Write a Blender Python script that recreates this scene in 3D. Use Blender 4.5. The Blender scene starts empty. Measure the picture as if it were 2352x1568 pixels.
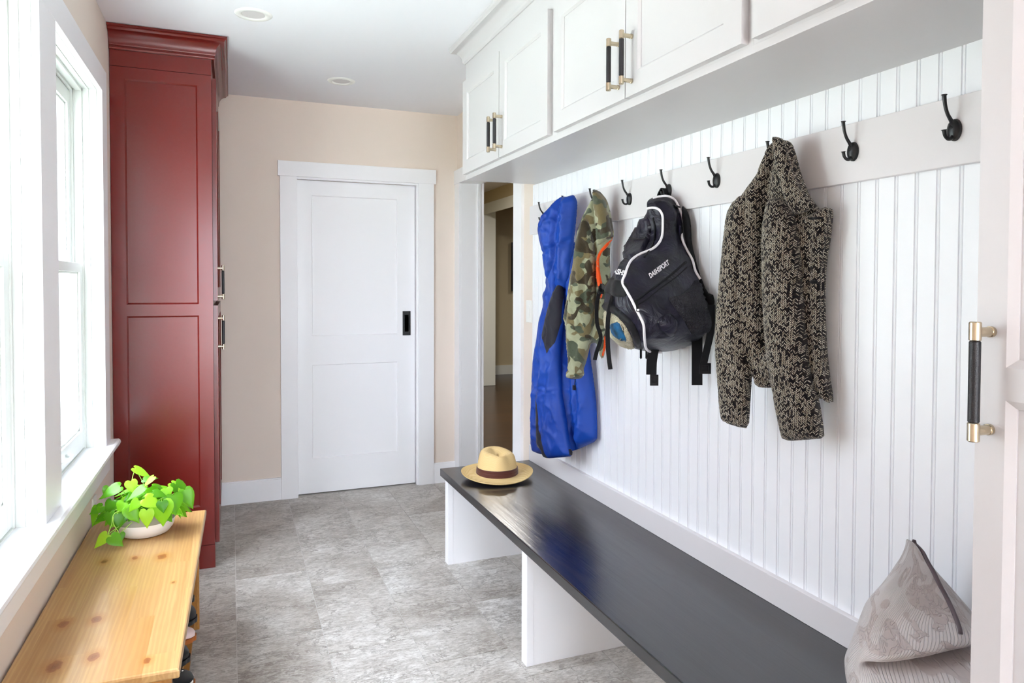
import bpy, bmesh, math, random
import numpy as np
from mathutils import Vector, Matrix, noise
from mathutils.bvhtree import BVHTree
from mathutils.geometry import delaunay_2d_cdt
random.seed(7)
PI = math.pi
SC = bpy.context.scene
COL = SC.collection

# ---------------------------------------------------------------- camera
F, CX, CY = 1621.2756, 1176.08, 693.5468
YAW, PITCH, ROLL, CAMH = 0.3786, -0.0251, 0.0026, 1.3674
_c, _s = math.cos(YAW), math.sin(YAW)
_cp, _sp = math.cos(PITCH), math.sin(PITCH)
_cr, _sr = math.cos(ROLL), math.sin(ROLL)
_r = Vector((_c, -_s, 0)); _f = Vector((_s, _c, 0)); _u = Vector((0, 0, 1))
FW = _f * _cp + _u * _sp
_u2 = -_f * _sp + _u * _cp
RT = _r * _cr + _u2 * _sr
UP = -_r * _sr + _u2 * _cr
EYE = Vector((0, 0, CAMH))
cd = bpy.data.cameras.new('camera')
cam = bpy.data.objects.new('camera', cd); COL.objects.link(cam)
cd.sensor_width = 36; cd.sensor_fit = 'HORIZONTAL'
cd.lens = F / 2352 * 36
cd.shift_x = (1176 - CX) / 2352
cd.shift_y = -(784 - CY) / 2352
cd.clip_start = 0.05; cd.clip_end = 200
cam.matrix_world = Matrix(((RT.x, UP.x, -FW.x, EYE.x), (RT.y, UP.y, -FW.y, EYE.y), (RT.z, UP.z, -FW.z, EYE.z), (0, 0, 0, 1)))
SC.camera = cam

def ray(px, py): return FW * F + RT * (px - CX) - UP * (py - CY)
def at(px, py, **k):
    (a, v), = k.items(); i = 'XYZ'.index(a); d = ray(px, py)
    return EYE + d * ((v - EYE[i]) / d[i])

# ---------------------------------------------------------------- world, exposure
def lin(c):
    if isinstance(c, str):
        c = [int(c[i:i + 2], 16) / 255 for i in (0, 2, 4)]
        return tuple((x / 12.92 if x <= .04045 else ((x + .055) / 1.055) ** 2.4) for x in c) + (1,)
    return tuple(c) + ((1,) if len(c) == 3 else ())
W = bpy.data.worlds.new('overcast_sky'); SC.world = W; W.use_nodes = True
nt = W.node_tree; bg = nt.nodes['Background']
tc = nt.nodes.new('ShaderNodeTexCoord'); sep = nt.nodes.new('ShaderNodeSeparateXYZ'); rp = nt.nodes.new('ShaderNodeValToRGB')
nt.links.new(tc.outputs['Generated'], sep.inputs[0]); nt.links.new(sep.outputs[2], rp.inputs[0]); nt.links.new(rp.outputs[0], bg.inputs[0])
rp.color_ramp.elements[0].position = 0.0; rp.color_ramp.elements[0].color = (.80, .88, 1.0, 1)
rp.color_ramp.elements[1].position = 1.0; rp.color_ramp.elements[1].color = (.80, .88, 1.0, 1)
mr = nt.nodes.new('ShaderNodeMapRange'); mr.interpolation_type = 'SMOOTHSTEP'
mr.inputs['From Min'].default_value = -.95; mr.inputs['From Max'].default_value = -.25; mr.inputs['To Min'].default_value = 7.0; mr.inputs['To Max'].default_value = 2.5
nt.links.new(sep.outputs[1], mr.inputs[0])
mz = nt.nodes.new('ShaderNodeMapRange'); mz.interpolation_type = 'SMOOTHSTEP'
mz.inputs['From Min'].default_value = .30; mz.inputs['From Max'].default_value = .85; mz.inputs['To Min'].default_value = 0.0; mz.inputs['To Max'].default_value = 9.0
nt.links.new(sep.outputs[2], mz.inputs[0])
ma = nt.nodes.new('ShaderNodeMath'); ma.operation = 'ADD'; nt.links.new(mr.outputs[0], ma.inputs[0]); nt.links.new(mz.outputs[0], ma.inputs[1]); nt.links.new(ma.outputs[0], bg.inputs[1])
vs = SC.view_settings
vs.view_transform = 'Standard'; vs.look = 'None'; vs.gamma = 1; vs.use_curve_mapping = False
vs.exposure = 1.38
SC.cycles.max_bounces = 14; SC.cycles.diffuse_bounces = 8; SC.cycles.glossy_bounces = 4
SC.cycles.transparent_max_bounces = 12; SC.cycles.sample_clamp_indirect = 12
SC.cycles.caustics_reflective = False; SC.cycles.caustics_refractive = False

sl_ = bpy.data.lights.new('sun', 'SUN'); sl_.energy = 12; sl_.angle = math.radians(4); sl_.color = (.97, .97, 1)
so_ = bpy.data.objects.new('sun', sl_); COL.objects.link(so_)
so_.rotation_euler = Vector((-.50, -.25, -.83)).to_track_quat('-Z', 'Y').to_euler()   # comes over the roof, onto lawn and patio only

def portal(name, loc, size, direction):
    L = bpy.data.lights.new(name, 'AREA'); L.shape = 'RECTANGLE'; L.size, L.size_y = size
    L.cycles.is_portal = True
    o = bpy.data.objects.new(name, L); COL.objects.link(o); o.location = loc
    o.rotation_euler = Vector(direction).to_track_quat('-Z', 'Y').to_euler()
    return o

# ---------------------------------------------------------------- node material helpers
class NG:
    def __init__(s, name, rough=.5, col='808080', metal=0, spec=.5, coat=0, sheen=0):
        s.m = bpy.data.materials.new(name); s.m.use_nodes = True; s.t = s.m.node_tree
        s.b = s.t.nodes['Principled BSDF']; s.set('Base Color', lin(col)); s.set('Roughness', rough); s.set('Metallic', metal)
        s.set('Specular IOR Level', spec); s.set('Coat Weight', coat); s.set('Sheen Weight', sheen)
        s.tc = None
    def set(s, k, v): s.b.inputs[k].default_value = v
    def n(s, typ, **kw):
        x = s.t.nodes.new('ShaderNode' + typ)
        for k, v in kw.items(): setattr(x, k, v)
        return x
    def l(s, a, b): s.t.links.new(a, b)
    def coord(s, scale=(1, 1, 1), which='Object', rot=(0, 0, 0)):
        if s.tc is None: s.tc = s.n('TexCoord')
        m = s.n('Mapping'); m.inputs['Scale'].default_value = scale; m.inputs['Rotation'].default_value = rot
        s.l(s.tc.outputs[which], m.inputs[0]); return m.outputs[0]
    def noise(s, vec, scale=5, detail=4, rough=.5, dist=0):
        x = s.n('TexNoise'); x.inputs['Scale'].default_value = scale; x.inputs['Detail'].default_value = detail
        x.inputs['Roughness'].default_value = rough; x.inputs['Distortion'].default_value = dist
        if vec is not None: s.l(vec, x.inputs['Vector'])
        return x
    def ramp(s, fac, stops, interp='LINEAR'):
        r = s.n('ValToRGB'); cr = r.color_ramp; cr.interpolation = interp
        while len(cr.elements) < len(stops): cr.elements.new(.5)
        for e, (p, c) in zip(cr.elements, stops):
            e.position = p; e.color = lin(c) if isinstance(c, str) else (c, c, c, 1)
        s.l(fac, r.inputs[0]); return r.outputs[0]
    def math(s, op, a, b=None, c=None, clamp=False):
        m = s.n('Math', operation=op); m.use_clamp = clamp
        for i, v in enumerate((a, b, c)):
            if v is None: continue
            if isinstance(v, (int, float)): m.inputs[i].default_value = v
            else: s.l(v, m.inputs[i])
        return m.outputs[0]
    def mix(s, fac, a, b, mode='MIX'):
        m = s.n('Mix', data_type='RGBA', blend_type=mode)
        for i, v in ((0, fac), (6, a), (7, b)):
            if isinstance(v, (int, float)): m.inputs[i].default_value = v
            elif isinstance(v, str): m.inputs[i].default_value = lin(v)
            else: s.l(v, m.inputs[i])
        return m.outputs[2]
    def color(s, c): s.l(c, s.b.inputs['Base Color'])
    def rough(s, c): s.l(c, s.b.inputs['Roughness'])
    def bump(s, h, strength=.2, dist=.002):
        b = s.n('Bump'); b.inputs['Strength'].default_value = strength; b.inputs['Distance'].default_value = dist
        s.l(h, b.inputs['Height']); s.l(b.outputs[0], s.b.inputs['Normal'])

M = {}
def paint(name, col, rough=.45, bump=.05, scale=60, spec=.4, coat=0):
    g = NG(name, rough, col, spec=spec, coat=coat)
    v = g.coord(); n = g.noise(v, scale, 3)
    if bump: g.bump(n.outputs[0], bump, .001)
    n2 = g.noise(v, 3, 2); g.rough(g.ramp(n2.outputs[0], [(.3, rough * .9), (.7, min(1, rough * 1.1))]))
    M[name] = g.m; return g
paint('ceiling_paint', 'ebebf0', .9, .05)
paint('wall_paint', 'e8dbcf', .8, .10, 90)
paint('trim_paint', 'f3f3f5', .38, .02)
paint('window_white', 'e2e5e1', .35, .02)
paint('cabinet_cream', 'c8c5c6', .36, .02)
paint('bead_white', 'f0f1f4', .38, .02)
paint('rail_grey', 'dedadb', .4, .02)
paint('underside_grey', 'd6d2d2', .4, .02)
paint('red_lacquer', '6a1c17', .22, .02, spec=.5, coat=.0)
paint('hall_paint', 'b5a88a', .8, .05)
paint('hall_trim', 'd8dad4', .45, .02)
paint('tv_black', '0c0c0d', .2, 0)
paint('black_iron', '121214', .35, .03, spec=.5)
paint('plastic_white', 'eeeeea', .35, 0)
g = NG('brass_nickel', .24, 'cdbfa6', metal=1); v = g.coord((400, 400, 3)); g.bump(g.noise(v, 1, 2).outputs[0], .1, .0005); M['metal'] = g.m
g = NG('knurled_black', .38, '151318', spec=.5); v = g.coord(); ch = g.n('TexVoronoi'); ch.inputs['Scale'].default_value = 700; g.l(v, ch.inputs[0]); g.bump(ch.outputs[0], .5, .0006); M['grip'] = g.m
g = NG('glass', .02); tr = g.n('BsdfTransparent'); gl = g.n('BsdfGlossy'); gl.inputs['Roughness'].default_value = .02; fr = g.n('LayerWeight'); mx = g.n('MixShader')
g.l(g.math('MULTIPLY_ADD', g.math('POWER', fr.outputs['Facing'], 5), .6, .04), mx.inputs[0]); g.l(tr.outputs[0], mx.inputs[1]); g.l(gl.outputs[0], mx.inputs[2]); g.l(mx.outputs[0], g.t.nodes['Material Output'].inputs[0]); M['glass'] = g.m

# stone tile: grey beige with veins, a shift of the texture per tile
g = NG('stone_tile', .42, 'a29a92', spec=.35)
geo = g.n('NewGeometry'); v = g.coord()
add = g.n('VectorMath', operation='ADD'); sc_ = g.n('VectorMath', operation='SCALE'); sc_.inputs[3].default_value = 37
cmb = g.n('CombineXYZ'); g.l(geo.outputs['Random Per Island'], cmb.inputs[0]); g.l(geo.outputs['Random Per Island'], cmb.inputs[1]); g.l(geo.outputs['Random Per Island'], cmb.inputs[2])
g.l(cmb.outputs[0], sc_.inputs[0]); g.l(v, add.inputs[0]); g.l(sc_.outputs[0], add.inputs[1])
vv = add.outputs[0]
st = g.n('VectorMath', operation='MULTIPLY'); st.inputs[1].default_value = (1, 2.4, 1); g.l(vv, st.inputs[0])
big = g.noise(vv, 2.6, 5, .6, .5); mid = g.noise(st.outputs[0], 11, 7, .72, .4); fine = g.noise(st.outputs[0], 48, 6, .8, .3)
vn = g.noise(vv, 2.4, 9, .66, .35); vn2 = g.noise(st.outputs[0], 9, 8, .7, .4)
def line(n, k): return g.math('SUBTRACT', 1, g.math('MULTIPLY', g.math('ABSOLUTE', g.math('SUBTRACT', n.outputs[0], .5)), k, clamp=True), clamp=True)
area = g.ramp(g.noise(vv, 4, 3).outputs[0], [(.46, 0.0), (.6, 1.0)])
vein = g.math('MAXIMUM', g.math('MULTIPLY', line(vn, 70), g.ramp(mid.outputs[0], [(.42, 0.0), (.56, .9)])), g.math('MULTIPLY', g.math('MULTIPLY', line(vn2, 26), area), .8))
c1 = g.ramp(big.outputs[0], [(.3, 'a39b93'), (.5, 'c2bdb6'), (.7, 'dad7d2')])
c2 = g.mix(g.ramp(mid.outputs[0], [(.36, .55), (.56, 0.0)]), c1, '8f867c')
c3 = g.mix(g.ramp(fine.outputs[0], [(.36, .6), (.54, 0.0)]), c2, '776d63')
c3 = g.mix(g.ramp(fine.outputs[0], [(.54, 0.0), (.72, .6)]), c3, 'd8d5d0')
c4 = g.mix(g.math('MULTIPLY', vein, .7), c3, '5a4e44')
g.color(c4); g.rough(g.ramp(mid.outputs[0], [(.3, .36), (.7, .5)])); g.bump(fine.outputs[0], .12, .001); M['tile'] = g.m
g = NG('added_lamp_glass', .5, 'f2ede2'); g.set('Emission Color', lin('fff0dc')); g.set('Emission Strength', 1.5); M['added_lamp_glass'] = g.m  # glowing cover for the added hall lamps
g = NG('patio', .9, 'c4c0ba'); M['patio'] = g.m
g = NG('grout', .8, 'c9c6c2'); M['grout'] = g.m

# dark stained bench wood, grain along Y
g = NG('black_stained_oak', .2, '16151a', spec=1.0)
v = g.coord((60, 2.2, 60)); a1 = g.noise(v, 2.2, 5, .7, .4); v2 = g.coord((14, 1.2, 14)); a2 = g.noise(v2, 1.6, 4, .6, 1.5)
g.color(g.ramp(a1.outputs[0], [(.3, '0e0e12'), (.6, '1d1c22'), (.8, '302f36')]))
g.rough(g.ramp(a2.outputs[0], [(.3, .17), (.7, .27)])); g.bump(a1.outputs[0], .28, .0009); M['bench_top'] = g.m

# honey pine with laminated strips and knots
KN = [(240, 1289, .9), (310, 1281, .8), (372, 1278, 1.2), (145, 1433, 1.1), (222, 1422, 1.1), (215, 1508, 1.1), (125, 1530, 1.4), (338, 1517, .7), (398, 1337, .4), (432, 1500, .3)]
def pine(name, base, hi, dark, knots=True, axis=1):
    g = NG(name, .3, base, spec=.5, coat=.15)
    sx, sy = (1, .06) if axis == 1 else (.06, 1)
    vo = g.coord((1, 1, 1)); sp = g.n('SeparateXYZ'); g.l(vo, sp.inputs[0])
    strip = g.math('FLOOR', g.math('DIVIDE', sp.outputs[0 if axis == 1 else 1], .067))
    seg = g.math('FLOOR', g.math('ADD', g.math('DIVIDE', sp.outputs[1 if axis == 1 else 0], .62), g.math('MULTIPLY', strip, .37)))
    cb = g.n('CombineXYZ'); g.l(strip, cb.inputs[0]); g.l(seg, cb.inputs[1])
    wn = g.n('TexWhiteNoise', noise_dimensions='3D'); g.l(cb.outputs[0], wn.inputs[0])
    sh = g.n('VectorMath', operation='ADD'); sc2 = g.n('VectorMath', operation='SCALE'); sc2.inputs[3].default_value = 9
    g.l(wn.outputs[1], sc2.inputs[0]); mp = g.coord((sx, sy, 1)); g.l(mp, sh.inputs[0]); g.l(sc2.outputs[0], sh.inputs[1])
    kn = None; kd = None
    if knots:
        for (x, y, r) in KN:
            p = at(x, y, Z=.45)
            d = g.n('VectorMath', operation='SUBTRACT'); g.l(vo, d.inputs[0]); d.inputs[1].default_value = p
            dm = g.n('VectorMath', operation='MULTIPLY'); g.l(d.outputs[0], dm.inputs[0]); dm.inputs[1].default_value = (1 / (.0125 * r), 1 / (.021 * r), 1)
            ln = g.n('VectorMath', operation='LENGTH'); g.l(dm.outputs[0], ln.inputs[0])
            kn = ln.outputs['Value'] if kn is None else g.math('MINIMUM', kn, ln.outputs['Value'])
    n1 = g.noise(sh.outputs[0], 30, 5, .65, .8)
    n2 = g.noise(sh.outputs[0], 7, 3, .5, .5)
    w = g.n('TexWave', wave_type='BANDS', bands_direction='X' if axis == 1 else 'Y'); w.inputs['Scale'].default_value = 26; w.inputs['Distortion'].default_value = 9
    w.inputs['Detail'].default_value = 3; w.inputs['Detail Scale'].default_value = 1.3; g.l(sh.outputs[0], w.inputs[0])
    c = g.ramp(n2.outputs[0], [(.3, base), (.7, hi)])
    c = g.mix(g.ramp(w.outputs[1], [(.35, .28), (.8, 0.0)]), c, dark)
    c = g.mix(g.ramp(n1.outputs[0], [(.35, .3), (.6, 0.0)]), c, dark)
    c = g.mix(g.math('MULTIPLY', wn.outputs[0], .5), c, dark)
    if knots:
        nr = g.noise(vo, 90, 2)
        kk = g.math('ADD', kn, g.math('MULTIPLY', g.math('SUBTRACT', nr.outputs[0], .5), .7))
        c = g.mix(g.ramp(kk, [(.35, .45), (1.0, .3)]), c, c)
        halo = g.ramp(g.math('DIVIDE', kk, 4), [(.0, .0), (.24, .55), (.6, 0.0)])
        c = g.mix(halo, c, 'a8712f')
        c = g.mix(g.ramp(kk, [(.8, .85), (1.0, .15), (1.12, 0.0)]), c, '8a4a20')
        c = g.mix(g.ramp(g.math('MULTIPLY', kk, .5), [(.1, .5), (.35, 0.0)]), c, '6a3414')
        rg = g.n('Math', operation='PINGPONG'); g.l(kk, rg.inputs[0]); rg.inputs[1].default_value = .17
        c = g.mix(g.math('MULTIPLY', g.math('MULTIPLY', rg.outputs[0], 2.2), g.ramp(g.math('DIVIDE', kk, 4), [(.25, .8), (.6, 0.0)])), c, 'a26a2c')
    g.color(c); g.bump(n1.outputs[0], .08, .0006); g.rough(g.ramp(n2.outputs[0], [(.3, .28), (.7, .4)]))
    M[name] = g.m
pine('honey_pine', 'b98e53', 'cba972', '97693a')
pine('pine_side', 'b67c33', 'c99448', '8c5520', False)
M['pine_edge'] = None
g = NG('straw', .7, 'dcbc82', spec=.2); v = g.coord()
w1 = g.n('TexWave', wave_type='BANDS', bands_direction='Z'); w1.inputs['Scale'].default_value = 130; w1.inputs['Distortion'].default_value = 1; g.l(v, w1.inputs[0])
w2 = g.n('TexWave', wave_type='BANDS', bands_direction='DIAGONAL'); w2.inputs['Scale'].default_value = 110; g.l(v, w2.inputs[0])
hh = g.math('MULTIPLY', w1.outputs[1], w2.outputs[1]); g.color(g.ramp(hh, [(.0, 'd9b97e'), (.6, 'e8cd97')])); g.bump(hh, .35, .001); M['straw'] = g.m
def cloth(name, col, col2=None, rough=.85, sheen=.2, scale=900, bump=.25, var=3):
    g = NG(name, rough, col, spec=.25, sheen=sheen); v = g.coord()
    if col2: g.color(g.ramp(g.noise(v, var, 3).outputs[0], [(.35, col), (.65, col2)]))
    g.bump(g.noise(v, scale, 2).outputs[0], bump, .0008); M[name] = g.m; return g
cloth('hat_ribbon', '4d241b', '5a2c22', .6)
cloth('blue_shell', '0a348c', '1044a6', .5, .0, 1200, .1)
M['blue_shell'].node_tree.nodes['Principled BSDF'].inputs['Specular IOR Level'].default_value = .35
cloth('black_shell', '1b1a26', '22202c', .6, .1)
g = cloth('pack_nylon', '0e0c18', '1a172b', .36, .0, 1500, .2, 14)
nn = g.noise(g.coord(), 13, 5, .55, .8); g.bump(g.math('ABSOLUTE', g.math('SUBTRACT', nn.outputs[0], .5)), .40, .035)
M['pack_nylon'].node_tree.nodes['Principled BSDF'].inputs['Specular IOR Level'].default_value = .4
cloth('pack_black', '0d0c10', None, .55, .05, 1200, .3)
cloth('webbing', '0c0b0e', None, .7, .1, 700, .6)
cloth('orange_lining', 'ef5413', None, .7)
cloth('white_cord', 'ece8ec', None, .6, .1)
cloth('ball_blue', '1b5f8f', '16303f', .5, .0, 900, .1, 30)
g = cloth('canvas_beige', 'b9b095', 'cac2a8', .9, .1)
vo = g.n('TexVoronoi', feature='DISTANCE_TO_EDGE'); vo.inputs['Scale'].default_value = 260; g.l(g.coord(), vo.inputs[0]); g.color(g.mix(g.ramp(vo.outputs[0], [(.0, .75), (.12, 0.0)]), g.ramp(g.noise(g.coord(), 30, 3).outputs[0], [(.35, 'b5ab8e'), (.65, 'd0c8ae')]), '2c2b28'))
g = NG('pack_mesh', .8, '08080a'); v = g.coord(); vo = g.n('TexVoronoi'); vo.inputs['Scale'].default_value = 260; g.l(v, vo.inputs[0]); g.color(g.ramp(vo.outputs[0], [(.2, '0a0a0c'), (.6, '24222a')])); g.bump(vo.outputs[0], 1, .002); M['pack_mesh'] = g.m
# camouflage fleece
g = NG('camo_fleece', 1, '808060', spec=.1, sheen=.3); v = g.coord((1, 1, 1.15))
ns = [g.noise(v, 13, 1, .4, .3), None, None]
def shifted(off, sc, d=1):
    m = g.coord((1, 1, 1.2)); m.node.inputs['Location'].default_value = off
    return g.noise(m, sc, d, .4, .4)
n1 = shifted((3, 1, 2), 15); n2 = shifted((7, 5, 1), 17); n3 = shifted((1, 9, 4), 16); n4 = shifted((4, 2, 8), 20, 2)
c = g.ramp(n4.outputs[0], [(.3, 'a3a58a'), (.7, '94967a')])
c = g.mix(g.ramp(n1.outputs[0], [(.515, 0.0), (.53, 1.0)]), c, '74694a')
c = g.mix(g.ramp(n2.outputs[0], [(.555, 0.0), (.57, 1.0)]), c, '4f5646')
c = g.mix(g.ramp(n3.outputs[0], [(.585, 0.0), (.6, 1.0)]), c, '40382a')
g.color(c); g.bump(g.noise(g.coord(), 420, 3).outputs[0], .6, .003); M['camo'] = g.m
# tweed: rows of small slanted cream stitches on near-black (UV in metres)
g = NG('tweed', .95, '1c1718', spec=.1, sheen=.15)
v = g.coord((1, 1, 1), 'UV'); sp = g.n('SeparateXYZ')
nz = g.noise(v, 60, 2); ad = g.n('VectorMath', operation='MULTIPLY_ADD'); ad.inputs[1].default_value = (.004, .004, 0); g.l(nz.outputs[1], ad.inputs[0]); g.l(v, ad.inputs[2]); g.l(ad.outputs[0], sp.inputs[0])
cw = .0048; chh = .0043
fx = g.math('FRACT', g.math('DIVIDE', sp.outputs[0], cw * 2)); tri = g.math('ABSOLUTE', g.math('SUBTRACT', fx, .5))
zz = g.math('ADD', sp.outputs[1], g.math('MULTIPLY', tri, .0125))
fz = g.math('FRACT', g.math('DIVIDE', zz, chh))
st1 = g.math('LESS_THAN', g.math('ABSOLUTE', g.math('SUBTRACT', fz, .5)), .21)
cell = g.n('CombineXYZ'); g.l(g.math('FLOOR', g.math('DIVIDE', sp.outputs[0], cw)), cell.inputs[0]); g.l(g.math('FLOOR', g.math('DIVIDE', zz, chh)), cell.inputs[1])
wn = g.n('TexWhiteNoise', noise_dimensions='3D'); g.l(cell.outputs[0], wn.inputs[0])
fe = g.math('FRACT', g.math('DIVIDE', sp.outputs[0], cw)); edge = g.math('LESS_THAN', g.math('ABSOLUTE', g.math('SUBTRACT', fe, .5)), .4)
msk = g.math('MULTIPLY', g.math('MULTIPLY', st1, edge), g.math('GREATER_THAN', g.math('ADD', wn.outputs[0], g.math('MULTIPLY', g.noise(v, 70, 3).outputs[0], .4)), .50))
cc = g.ramp(wn.outputs[0], [(.1, '8f8068'), (.6, 'c2b9a6'), (.95, 'e0d9c8')])
dk = g.ramp(g.noise(v, 150, 2).outputs[0], [(.4, '141116'), (.65, '2a2220')])
g.color(g.mix(msk, dk, cc)); g.bump(g.math('ADD', msk, g.noise(v, 500, 2).outputs[0]), .6, .002); M['tweed'] = g.m
# quilted velvet cushion
g = NG('quilted_velvet', .75, 'b0a8a7', spec=.2, sheen=.5)
v = g.coord((1, 1, 1), 'UV'); nd = g.noise(v, 7, 2, .5, .5)
w = g.n('TexWave', wave_type='BANDS', bands_direction='X'); w.inputs['Scale'].default_value = 66; w.inputs['Distortion'].default_value = 1.0; w.inputs['Detail'].default_value = 1; g.l(g.coord((1, 1, 1), 'UV', (0, 0, -.45)), w.inputs[0])
leaf = g.ramp(g.noise(v, 13, 1, .3, 2.0).outputs[0], [(.53, 0.0), (.56, 1.0)])
sw = g.noise(v, 34, 2, .4, 2.0)
sq = g.ramp(g.math('ABSOLUTE', g.math('SUBTRACT', sw.outputs[0], .5)), [(.0, 0.0), (.05, .9)])
hgt = g.mix(leaf, g.ramp(w.outputs[1], [(.0, 0.0), (.3, .55)]), g.mix(.5, sq, sw.outputs[0]))
g.color(g.mix(g.ramp(nd.outputs[0], [(.3, 0.0), (.7, 1.0)]), g.mix(leaf, 'bab3b2', 'a99e9c'), g.mix(leaf, 'c6c1c0', 'b1a8a6')))
g.bump(hgt, .8, .004); M['quilt'] = g.m
cloth('cushion_piping', '5a4f54', None, .8)
g = NG('leaf_green', .35, '6fb31a', spec=.4)
geo = g.n('NewGeometry'); cl = g.ramp(geo.outputs['Random Per Island'], [(.0, '3f7d14'), (.35, '62a81a'), (.7, '86cc1e'), (1, 'b6e23a')]); g.color(cl)
tl = g.n('BsdfTranslucent'); g.l(g.mix(.5, cl, 'a4e02a'), tl.inputs[0]); mx = g.n('MixShader'); mx.inputs[0].default_value = .4
g.l(g.b.outputs[0], mx.inputs[1]); g.l(tl.outputs[0], mx.inputs[2]); g.l(mx.outputs[0], g.t.nodes['Material Output'].inputs[0]); M['leaf'] = g.m
paint('stem_green', '9cc84a', .5, 0); paint('pot_grey', '9a978c', .7, .1); paint('pot_white', 'efecea', .45, .03)
g = NG('soil', .95, '2a2019'); g.bump(g.noise(g.coord(), 150, 3).outputs[0], 1, .004); M['soil'] = g.m
g = NG('hall_wood', .28, '3b2413', spec=.5); v = g.coord((2, 30, 1)); n = g.noise(v, 1.5, 5, .65, .5); sp = g.n('SeparateXYZ'); g.l(g.coord(), sp.inputs[0])
pk = g.n('TexWhiteNoise', noise_dimensions='1D'); g.l(g.math('FLOOR', g.math('DIVIDE', sp.outputs[1], .083)), pk.inputs[1])
g.color(g.mix(g.math('MULTIPLY', pk.outputs[0], .5), g.ramp(n.outputs[0], [(.3, '2a180c'), (.7, '4a301b')]), '1e1209')); M['hall_wood'] = g.m
g = NG('lawn', .95, '7d9a56'); g.color(g.ramp(g.noise(g.coord(), 2.5, 5).outputs[0], [(.3, '8d9488'), (.7, 'adb3a8')])); M['lawn'] = g.m
for n_, c_, r_ in (('shoe_black', '0d0d10', .5), ('shoe_blue', '1a1f8c', .6), ('shoe_tan', 'a25a22', .6), ('shoe_pink', 'e3c9c4', .6), ('shoe_rubber', '1b1c20', .4), ('shoe_white', 'e4e2dc', .6), ('shoe_brown', '5c3216', .45)):
    paint(n_, c_, r_, .1, 200)
g = NG('ball_print', .5, 'cfc6a8'); v = g.coord((1, 1, 1), 'Generated'); vo = g.n('TexVoronoi'); vo.inputs['Scale'].default_value = 2.2; g.l(v, vo.inputs[0]); g.color(g.ramp(vo.outputs[1], [(.45, 'd8d0b4'), (.5, '1d6fa5'), (.7, '17303f')], 'CONSTANT')); M['ball'] = g.m

# ---------------------------------------------------------------- mesh helpers
def box(bm, x0, x1, y0, y1, z0, z1, mi=0):
    v = [bm.verts.new((x, y, z)) for x in (x0, x1) for y in (y0, y1) for z in (z0, z1)]
    for q in ((0, 1, 3, 2), (4, 6, 7, 5), (0, 4, 5, 1), (2, 3, 7, 6), (0, 2, 6, 4), (1, 5, 7, 3)):
        f = bm.faces.new([v[i] for i in q]); f.material_index = mi
def loft(bm, rings, cap=True, mi=0, closed=True, loop=False):
    R = [[bm.verts.new(p) for p in r] for r in rings]; n = len(R[0])
    pairs = list(zip(R, R[1:])) + ([(R[-1], R[0])] if loop else [])
    for a, b in pairs:
        for i in range(n if closed else n - 1):
            j = (i + 1) % n
            try: f = bm.faces.new((a[i], a[j], b[j], b[i])); f.material_index = mi
            except ValueError: pass
    if cap and not loop:
        for r in (R[0], R[-1]):
            try: f = bm.faces.new(r); f.material_index = mi
            except ValueError: pass
    return R
def lathe(bm, prof, c, n=48, mi=0, cap=True, axis='Z'):
    rings = []
    for r, h in prof:
        ring = []
        for i in range(n):
            a = 2 * PI * i / n; p = (r * math.cos(a), r * math.sin(a), h)
            if axis == 'X': p = (p[2], p[0], p[1])
            ring.append(Vector(p) + Vector(c))
        rings.append(ring)
    return loft(bm, rings, cap, mi)
def tube(bm, pts, rad, n=10, mi=0, loop=False, up=Vector((0, 0, 1))):
    pts = [Vector(p) for p in pts]; rings = []; N = len(pts); prev = None
    for i, p in enumerate(pts):
        t = (pts[(i + 1) % N] - pts[i - 1]) if loop else (pts[min(i + 1, N - 1)] - pts[max(i - 1, 0)])
        t.normalize()
        if prev is None:
            a = up if abs(t.dot(up)) < .9 else Vector((1, 0, 0)); x = t.cross(a).normalized()
        else: x = (prev - t * prev.dot(t)).normalized()
        prev = x; y = t.cross(x); r = rad(i / max(1, N - 1)) if callable(rad) else rad
        rings.append([p + (x * math.cos(2 * PI * k / n) + y * math.sin(2 * PI * k / n)) * r for k in range(n)])
    return loft(bm, rings, True, mi, loop=loop)
def ribbon(bm, pts, w, th, wd, mi=0):
    pts = [Vector(p) for p in pts]; rings = []
    for i, p in enumerate(pts):
        t = (pts[min(i + 1, len(pts) - 1)] - pts[max(i - 1, 0)]).normalized()
        x = (wd - t * wd.dot(t)).normalized(); y = t.cross(x)
        rings.append([p + x * w / 2 + y * th / 2, p - x * w / 2 + y * th / 2, p - x * w / 2 - y * th / 2, p + x * w / 2 - y * th / 2])
    loft(bm, rings, True, mi)
def spline(pts, n=8, closed=False):
    P = [Vector(p) for p in pts]; out = []; N = len(P)
    for i in range(N if closed else N - 1):
        p0 = P[i - 1] if (closed or i > 0) else P[0]; p1 = P[i]; p2 = P[(i + 1) % N]; p3 = P[(i + 2) % N] if (closed or i + 2 < N) else P[-1]
        for k in range(n):
            t = k / n
            out.append(.5 * ((2 * p1) + (p2 - p0) * t + (2 * p0 - 5 * p1 + 4 * p2 - p3) * t * t + (3 * p1 - p0 - 3 * p2 + p3) * t ** 3))
    if not closed: out.append(P[-1])
    return out

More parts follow.
